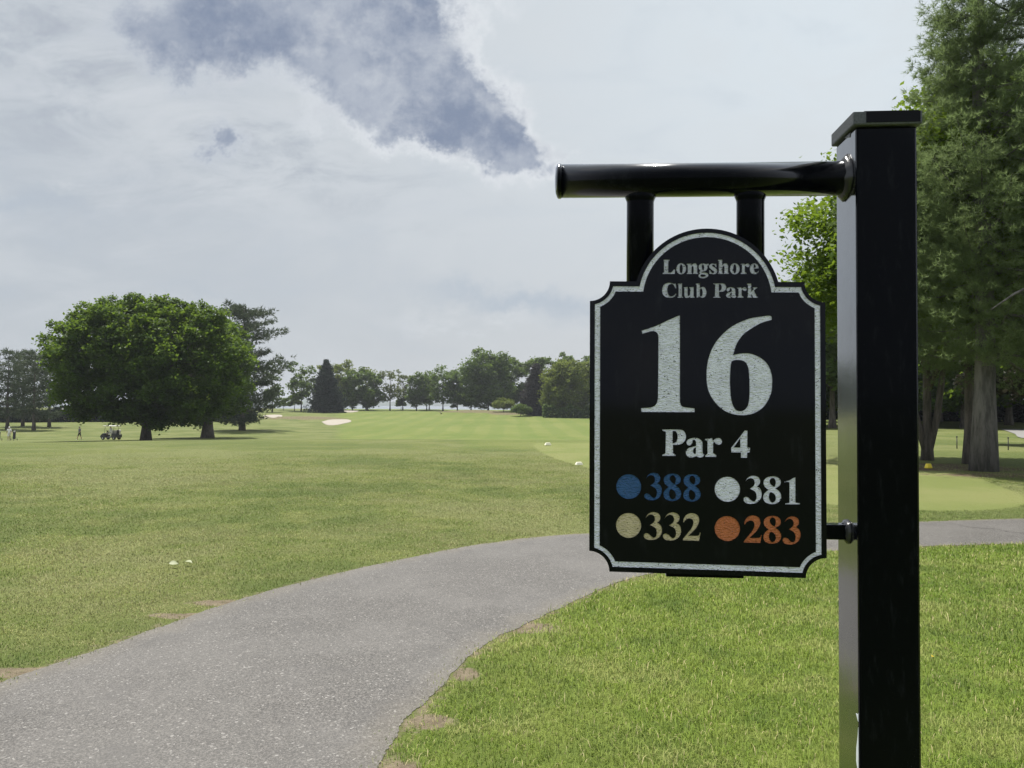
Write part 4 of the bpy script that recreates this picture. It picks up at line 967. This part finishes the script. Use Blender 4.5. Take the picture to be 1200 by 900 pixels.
# people
def person(px, r, label, shirt, shorts, skin=(.42, .27, .19), face=0.0, pose='stand', hat=(.75, .75, .74), pos=None):
    g = at(px, r) if pos is None else pos
    e = empty('person', tuple(g), face); tag(e, label, 'person')
    J = {}; sit = pose == 'sit'
    if sit:
        pts = [('pel', (0, 0, .0), .15), ('wai', (0, .02, .18), .135), ('che', (0, .03, .40), .165), ('nek', (0, .02, .56), .06), ('hed', (0, -.02, .66), .085), ('top', (0, -.02, .76), .075)]
        for s, n in ((-1, 'l'), (1, 'r')):
            pts += [('sh'+n, (s*.18, .03, .48), .07), ('el'+n, (s*.24, -.08, .26), .048), ('ha'+n, (s*.16, -.30, .24), .04), ('hi'+n, (s*.10, -.03, -.01), .10), ('kn'+n, (s*.13, -.42, .0), .07), ('an'+n, (s*.13, -.46, -.38), .045), ('to'+n, (s*.13, -.62, -.42), .04)]
        zs, zt = -.35, .05
    else:
        st = .16 if pose == 'walk' else .05
        pts = [('pel', (0, 0, .95), .14), ('wai', (0, 0, 1.12), .13), ('che', (0, .0, 1.34), .16), ('nek', (0, 0, 1.50), .058), ('hed', (0, -.02, 1.61), .085), ('top', (0, -.01, 1.70), .078)]
        for s, n in ((-1, 'l'), (1, 'r')):
            f = s*st
            pts += [('sh'+n, (s*.18, 0, 1.42), .07), ('el'+n, (s*.25, -f*.5+.02, 1.15), .047), ('ha'+n, (s*.24, -f-.08, .92), .04), ('hi'+n, (s*.09, 0, .9), .10), ('kn'+n, (s*.10, f*.8-.03, .5), .068), ('an'+n, (s*.11, f*1.5, .09), .045), ('to'+n, (s*.12, f*1.5-.16, .045), .038)]
    idx = {p[0]: i for i, p in enumerate(pts)}
    ed = [('pel', 'wai'), ('wai', 'che'), ('che', 'nek'), ('nek', 'hed'), ('hed', 'top')]
    for n in 'lr': ed += [('che', 'sh'+n), ('sh'+n, 'el'+n), ('el'+n, 'ha'+n), ('pel', 'hi'+n), ('hi'+n, 'kn'+n), ('kn'+n, 'an'+n), ('an'+n, 'to'+n)]
    me = bpy.data.meshes.new('b'); me.from_pydata([p[1] for p in pts], [(idx[a], idx[b]) for a, b in ed], []); ob = bpy.data.objects.new('b', me); COL.objects.link(ob)
    md = ob.modifiers.new('s', 'SKIN')
    for i, p in enumerate(pts): me.skin_vertices[0].data[i].radius = (p[2], p[2]); me.skin_vertices[0].data[i].use_root = (i == 0)
    ob.modifiers.new('u', 'SUBSURF').levels = 2
    b = bpy.data.meshes.new_from_object(ob.evaluated_get(bpy.context.evaluated_depsgraph_get())); bpy.data.objects.remove(ob)
    b.name = 'body'; b.materials.clear()
    for q in b.polygons: q.use_smooth = True
    ms = [principled('skin', skin, .5, .05), principled('shirt', shirt, .8, .08), principled('shorts', shorts, .8, .08), principled('shoes', (.5, .5, .5), .5, .05)]
    zw, zk, zn = (.12, -.2, .53) if sit else (1.0, .56, 1.49)
    for m in ms: b.materials.append(m)
    for q in b.polygons:
        c = q.center
        if sit: q.material_index = 1 if (c.z > .1 and c.z < .53 and c.y > -.14) else 2 if (c.z < .12 and c.z > -.12 and c.y > -.38) else 3 if c.z < -.36 else 0
        else: q.material_index = 3 if c.z < .09 else 2 if (zk < c.z < zw and abs(c.x) < .21) else 1 if (zw <= c.z < zn and not (abs(c.x) > .2 and c.z < 1.2)) else 0
    link('body', b, e)
    hz = .76 if sit else 1.70
    mb = MB(); mb.lathe([(.098, -.02), (.105, .02), (.09, .07), (.05, .1), (.01, .105)], 16, Matrix.Translation((0, -.015, hz-.03))); mb.box((0, -.12, hz-.045), (.13, .12, .012), .004)
    mb.build('hat', principled('hat_cloth', hat, .8, .05), e)
    return e
person(11.5, 118, 'golfer in white shirt walking at the far left edge of the fairway', (.8, .8, .8), (.62, .62, .62), face=.6, pose='walk')
person(94, 116, 'golfer in dark grey shirt and black shorts under the big tree', (.12, .13, .15), (.015, .015, .018), face=-.5, pose='walk', hat=(.1, .1, .12))
M_DK = principled('dark_fabric', (.015, .016, .02), .7); M_RU = principled('rubber', (.02, .02, .02), .8); M_MT = principled('grey_metal', (.3, .3, .31), .4, .1, metal=.6)
def push_cart(px, r, label):
    e = empty('golf_bag_trolley', tuple(at(px, r)), .5); tag(e, label, 'golf trolley')
    Rm = Matrix.Rotation(-.35, 4, 'X'); mb = MB(); mb.lathe([(.15, 0), (.165, .1), (.15, .5), (.17, .85), (.16, .9)], 16, Matrix.Translation((0, 0, .22)) @ Rm); mb.build('bag', M_DK, e)
    mb = MB(); mb.tube([(0, .0, .2), (0, .42, 1.15)], .02, 6); mb.tube([(-.32, -.05, .2), (.32, -.05, .2)], .015, 6); mb.tube([(0, 0, .2), (0, -.5, .15)], .018, 6); mb.tube([(-.12, .42, 1.15), (.12, .42, 1.15)], .02, 6); mb.build('frame', M_MT, e)
    for (x, y, rr) in ((-.34, -.05, .16), (.34, -.05, .16), (0, -.5, .12)):
        mb = MB(); mb.lathe([(rr*.7, -.025), (rr, -.02), (rr, .02), (rr*.7, .025)], 18, Matrix.Translation((x, y, rr)) @ Matrix.Rotation(math.pi/2, 4, 'Y')); mb.build('wheel', M_RU, e)
    for k in range(5):
        a = k*1.3; mb = MB(); mb.tube([(.07*math.cos(a), .3+.07*math.sin(a), 1.02), (.09*math.cos(a), .38+.08*math.sin(a), 1.22)], .008, 5); mb.box((.09*math.cos(a), .39+.08*math.sin(a), 1.24), (.09, .03, .035), .008); mb.build('club', M_MT, e)
push_cart(17.5, 117.5, 'dark golf bag on a push trolley right of the golfer in white')
push_cart(-.5, 118, 'dark golf bag on a push trolley cut by the left edge of the picture')
def golf_cart(px, r):
    e = empty('golf_cart', tuple(at(px, r)), R(172)); tag(e, 'dark golf cart with pale roof parked under the big round tree', 'golf cart')
    MC = principled('dark_cart_paint', (.03, .032, .036), .35); MW = principled('pale_cart_roof', (.75, .75, .74), .4, .05); MS = principled('pale_seat', (.6, .58, .54), .6, .1)
    mb = MB(); I = Matrix(((1, 0, 0, 0), (0, 0, 1, -.55), (0, 1, 0, 0), (0, 0, 0, 1)))
    mb.prism([(-1.15, .3), (-1.18, .62), (-1.05, .78), (-.45, .8), (-.4, .62), (-.35, .36), (.35, .34), (.5, .45), (.62, .82), (.8, .86), (1.12, .6), (1.18, .36), (1.1, .28)], I, 1.1)
    mb.build('body', MC, e)
    mb = MB(); mb.box((-.12, 0, .74), (.5, 1.0, .14), .04); mb.box((-.4, 0, 1.02), (.12, 1.0, .45), .04, Matrix.Rotation(-.15, 3, 'Y')); mb.build('seat', MS, e)
    mb = MB(); mb.box((-.05, 0, 1.86), (1.75, 1.15, .07), .03)
    for v in mb.bm.verts: v.co.z -= .05*(v.co.x/.9)**2
    mb.build('roof', MW, e)
    for (x0, x1) in ((-.62, -.75), (.62, .5)):
        for y in (-.5, .5):
            mb = MB(); mb.tube([(x0, y, .75), (x1, y, 1.83)], .02, 8); mb.build('roof_post', M_DK, e)
    mb = MB(); mb.tube([(.6, .28, .8), (.35, .28, 1.08)], .02, 8); mb.lathe([(.15, -.012), (.17, 0), (.15, .012)], 20, Matrix.Translation((.33, .28, 1.1)) @ Matrix.Rotation(-.8, 4, 'Y')); mb.build('steering_wheel', M_DK, e)
    for x in (-.78, .78):
        for y in (-.52, .52):
            mb = MB(); M = Matrix.Translation((x, y, .22)) @ Matrix.Rotation(math.pi/2, 4, 'X')
            mb.lathe([(.13, -.09), (.2, -.09), (.22, -.06), (.22, .06), (.2, .09), (.13, .09)], 20, M); w = mb.build('wheel', M_RU, e)
            mb = MB(); mb.lathe([(.05, -.095), (.125, -.08), (.125, .08), (.05, .095)], 16, M); mb.build('rim', MW, w)
    for y in (-.2, .2):
        mb = MB(); mb.lathe([(.13, 0), (.15, .1), (.14, .6), (.15, .8)], 14, Matrix.Translation((-1.0, y, .5)) @ Matrix.Rotation(-.12, 4, 'Y')); mb.build('golf_bag', M_DK if y > 0 else MS, e)
    return e
gc = golf_cart(131, 114)
gp = np.array(at(131, 114))
person(131, 114, 'golfer in white shirt sitting in the golf cart', (.78, .78, .78), (.5, .5, .48), pose='sit', face=R(172)+R(90), pos=(gp[0]-.05, gp[1]-.0, gp[2]+.95))
def goose(px, r):
    e = empty('bird', tuple(at(px, r)), .4); tag(e, 'small dark bird standing on the far fairway in front of the rough mound', 'bird')
    me = bpy.data.meshes.new('b'); me.from_pydata([(0,0,.45),(.22,0,.5),(.42,0,.46),(-.2,0,.52),(-.3,0,.72),(-.3,0,.86),(-.42,0,.87),(.02,.08,.2),(.0,.08,.02),(.02,-.08,.2),(.0,-.08,.02)], [(0,1),(1,2),(0,3),(3,4),(4,5),(5,6),(0,7),(7,8),(0,9),(9,10)], [])
    ob = bpy.data.objects.new('b', me); COL.objects.link(ob); ob.modifiers.new('s', 'SKIN')
    for i, rd in enumerate([.17,.16,.06,.12,.045,.055,.02,.03,.025,.03,.025]): me.skin_vertices[0].data[i].radius = (rd, rd); me.skin_vertices[0].data[i].use_root = i == 0
    ob.modifiers.new('u', 'SUBSURF').levels = 2
    b = bpy.data.meshes.new_from_object(ob.evaluated_get(bpy.context.evaluated_depsgraph_get())); bpy.data.objects.remove(ob); b.name = 'body'; b.materials.clear()
    link('body', b, e, [principled('dark_feathers', (.06, .05, .045), .8)])
goose(517, 245)

# ------------------------------------------------------------------ haze
HZ = bpy.data.meshes.new('haze'); bm = bmesh.new(); bmesh.ops.create_cube(bm, size=1)
for v in bm.verts: v.co = Vector((v.co.x*7800, v.co.y*7800, -33+(v.co.z+.5)*75))
bm.to_mesh(HZ); bm.free()
m, nt = new_mat('air_haze'); q = NT(nt); vs = q.n('ShaderNodeVolumePrincipled'); vs.inputs['Color'].default_value = (.86, .91, 1, 1); vs.inputs['Density'].default_value = .0002; vs.inputs['Anisotropy'].default_value = .3
o_ = nt.nodes.new('ShaderNodeOutputMaterial'); nt.links.new(vs.outputs[0], o_.inputs['Volume'])
tag(link('haze', HZ, None, [m]), 'thin pale haze over the golf course', 'haze', kind='stuff')

# ------------------------------------------------------------------ light
SUN_EL, SUN_AZ = R(69), R(-24)                            # azimuth measured from +Y towards +X
sd_ = Vector((math.sin(SUN_AZ)*math.cos(SUN_EL), math.cos(SUN_AZ)*math.cos(SUN_EL), math.sin(SUN_EL)))
sl = bpy.data.lights.new('sun', 'SUN'); sl.energy = 4.6; sl.angle = R(.53); sl.color = (1, .955, .88)
so = bpy.data.objects.new('sun', sl); COL.objects.link(so); so.rotation_euler = (-sd_).to_track_quat('-Z', 'Y').to_euler()

Wd = bpy.data.worlds.new('World'); S.world = Wd; Wd.use_nodes = True; nt = Wd.node_tree; nt.nodes.clear(); q = NT(nt)
sky = q.n('ShaderNodeTexSky'); sky.sky_type = 'NISHITA'; sky.sun_disc = False; sky.sun_elevation = SUN_EL; sky.sun_rotation = SUN_AZ
sky.air_density = 1.0; sky.dust_density = 2.5; sky.ozone_density = 1.0
gen = nt.nodes.new('ShaderNodeTexCoord').outputs['Generated']
sp = q.n('ShaderNodeSeparateXYZ'); nt.links.new(gen, sp.inputs[0]); X, Y, Z = sp.outputs
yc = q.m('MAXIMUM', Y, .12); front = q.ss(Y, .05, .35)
a = q.m('DIVIDE', X, yc); b = q.m('DIVIDE', Z, yc)
cv = q.n('ShaderNodeCombineXYZ', i={0: a, 1: b}).outputs[0]
w1 = q.m('MULTIPLY', q.m('SUBTRACT', q.noise(cv, 8, 10, .68), .5), .22)
cv2 = q.n('ShaderNodeCombineXYZ', i={0: a, 1: b, 2: 3.7}).outputs[0]
w2 = q.m('MULTIPLY', q.m('SUBTRACT', q.noise(cv2, 8, 10, .68), .5), .15)
aw = q.m('ADD', a, w1); bw = q.m('ADD', b, w2)
def gauss(px, py, sx, sy, ang=0, amp=1):
    a0 = (px-600)/F; b0 = (474.5-py)/F; c, s = math.cos(ang), math.sin(ang)
    da = q.m('SUBTRACT', aw, a0); db = q.m('SUBTRACT', bw, b0)
    u = q.m('DIVIDE', q.m('ADD', q.m('MULTIPLY', da, c), q.m('MULTIPLY', db, s)), sx/F)
    v = q.m('DIVIDE', q.m('SUBTRACT', q.m('MULTIPLY', db, c), q.m('MULTIPLY', da, s)), sy/F)
    return q.m('MULTIPLY', q.m('EXPONENT', q.m('MULTIPLY', q.m('ADD', q.m('MULTIPLY', u, u), q.m('MULTIPLY', v, v)), -1)), amp)
def gsum(lst):
    s = None
    for g in lst:
        v = gauss(*g); s = v if s is None else q.m('ADD', s, v)
    return s
dark = gsum([(215, 25, 105, 46, 0, 1.05), (360, 15, 140, 60, 0, 1.0), (440, 72, 125, 60, -.45, 1.2), (540, 130, 100, 40, -.5, 1.35), (600, 175, 50, 20, -.3, .7), (440, 130, 70, 18, -.35, .5), (480, 15, 75, 40, -.2, .75), (350, 140, 26, 16, 0, .45), (255, 165, 26, 16, 0, .42), (262, 158, 60, 26, 0, .2), (255, 160, 24, 20, 0, .55), (240, 75, 60, 30, 0, .6), (400, -120, 260, 90, 0, 1.2)])
fb = q.noise(cv, 6, 10, .66); fb2 = q.noise(cv, 17, 9, .66)
D = q.m('ADD', dark, q.m('ADD', q.m('MULTIPLY', q.m('SUBTRACT', fb, .5), 1.1), q.m('MULTIPLY', q.m('SUBTRACT', fb2, .5), .55)))
# pale streaky veil
vv = q.n('ShaderNodeCombineXYZ', i={0: a, 1: q.m('MULTIPLY', b, 2.6)}).outputs[0]
veil = q.noise(vv, 3.6, 7, .6, .6)
# generic cloud layer for the rest of the sky, on a flat deck
zc = q.m('MAXIMUM', Z, .08)
dk = q.n('ShaderNodeCombineXYZ', i={0: q.m('DIVIDE', X, zc), 1: q.m('DIVIDE', Y, zc)}).outputs[0]
deck = q.noise(dk, 1.1, 6, .6)
hz = q.ss(Z, 0, .45)
EXP = 1.5
def sk(r, g, b_):
    return tuple((((v/255+.055)/1.055)**2.4)*10/EXP for v in (r, g, b_))
base = q.mix(hz, sk(204, 207, 210), sk(220, 223, 223))
sun_side = q.ss(a, -.7, .5)
base = q.mix(q.m('MULTIPLY', q.m('MULTIPLY', sun_side, hz), .75), base, sk(222, 233, 240))
base = q.mix(q.m('MULTIPLY', q.m('SUBTRACT', 1, sun_side), .8), base, sk(179, 187, 196))
col = q.mix(.06, base, sky.outputs[0])
col = q.mix(q.m('MULTIPLY', q.ss(veil, .42, .72), .38), col, sk(212, 217, 221))
col = q.mix(q.m('MULTIPLY', q.ss(veil, .5, .26), .25), col, sk(178, 190, 204))
tex6 = q.noise(vv, 6, 8, .68, .5)
upleft = q.m('MULTIPLY', gsum([(60, 60, 300, 110, 0, 1), (330, 190, 190, 60, -.25, .9), (150, 250, 180, 60, 0, .5), (560, 120, 90, 70, -.5, .6)]), q.ss(tex6, .40, .68))
col = q.mix(q.m('MULTIPLY', upleft, .62, clamp=True), col, sk(212, 217, 223))
upd = q.m('MULTIPLY', gsum([(60, 60, 300, 110, 0, 1), (330, 190, 190, 60, -.25, .9), (250, 160, 40, 22, 0, 1.0)]), q.ss(tex6, .52, .30))
col = q.mix(q.m('MULTIPLY', upd, .55, clamp=True), col, sk(160, 168, 182))
bl = q.m('MULTIPLY', gsum([(600, 345, 130, 13, -.04, 1), (700, 365, 60, 16, 0, .9), (955, 315, 60, 34, 0, .8), (40, 245, 75, 14, -.1, .8), (235, 340, 60, 10, 0, .4)]), q.ss(veil, .3, .6))
col = q.mix(q.m('MULTIPLY', bl, .6, clamp=True), col, sk(168, 182, 198))
lt = q.m('MULTIPLY', gsum([(560, 372, 90, 9, 0, 1), (930, 345, 70, 12, 0, .8), (50, 225, 60, 8, -.15, .9)]), q.ss(q.noise(vv, 12, 5, .6), .4, .6))
col = q.mix(q.m('MULTIPLY', lt, .6, clamp=True), col, sk(214, 219, 223))
al = q.ss(D, .10, .66)
core = q.m('MULTIPLY', q.ss(D, .34, 1.15), q.m('ADD', .62, q.m('MULTIPLY', q.ss(fb, .62, .40), .38)))
rimw = q.ss(a, -.42, -.16)
rim = q.mix(rimw, sk(196, 203, 212), sk(230, 234, 238))
cc = q.mix(core, rim, sk(132, 145, 168))
cc = q.mix(q.m('MULTIPLY', q.ss(fb2, .46, .68), q.m('SUBTRACT', 1, q.m('MULTIPLY', core, .78))), cc, sk(206, 211, 218))
cc = q.mix(q.m('MULTIPLY', q.ss(fb, .42, .7), .2), cc, sk(176, 184, 198))
colF = q.mix(al, col, cc)
colB = q.mix(q.ss(deck, .45, .65), sk(205, 214, 230), sk(252, 252, 253))  # unseen sky behind the camera, made near white to brighten the sign lettering
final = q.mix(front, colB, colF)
final = q.mix(q.ss(Z, -.02, .0), sk(110, 115, 105), final)
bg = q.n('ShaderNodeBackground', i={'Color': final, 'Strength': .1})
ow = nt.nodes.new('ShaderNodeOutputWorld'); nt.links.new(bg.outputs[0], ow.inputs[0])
Wd.cycles.sampling_method = 'MANUAL'; Wd.cycles.sample_map_resolution = 512

S.view_settings.view_transform = 'Standard'; S.view_settings.look = 'None'; S.view_settings.exposure = math.log2(EXP); S.view_settings.gamma = 1
S.render.engine = 'CYCLES'
cy = S.cycles; cy.use_denoising = True; cy.max_bounces = 4; cy.diffuse_bounces = 3; cy.glossy_bounces = 2; cy.transmission_bounces = 2; cy.volume_bounces = 0; cy.transparent_max_bounces = 4
cy.use_adaptive_sampling = True; cy.adaptive_threshold = .015; cy.sample_clamp_indirect = 6
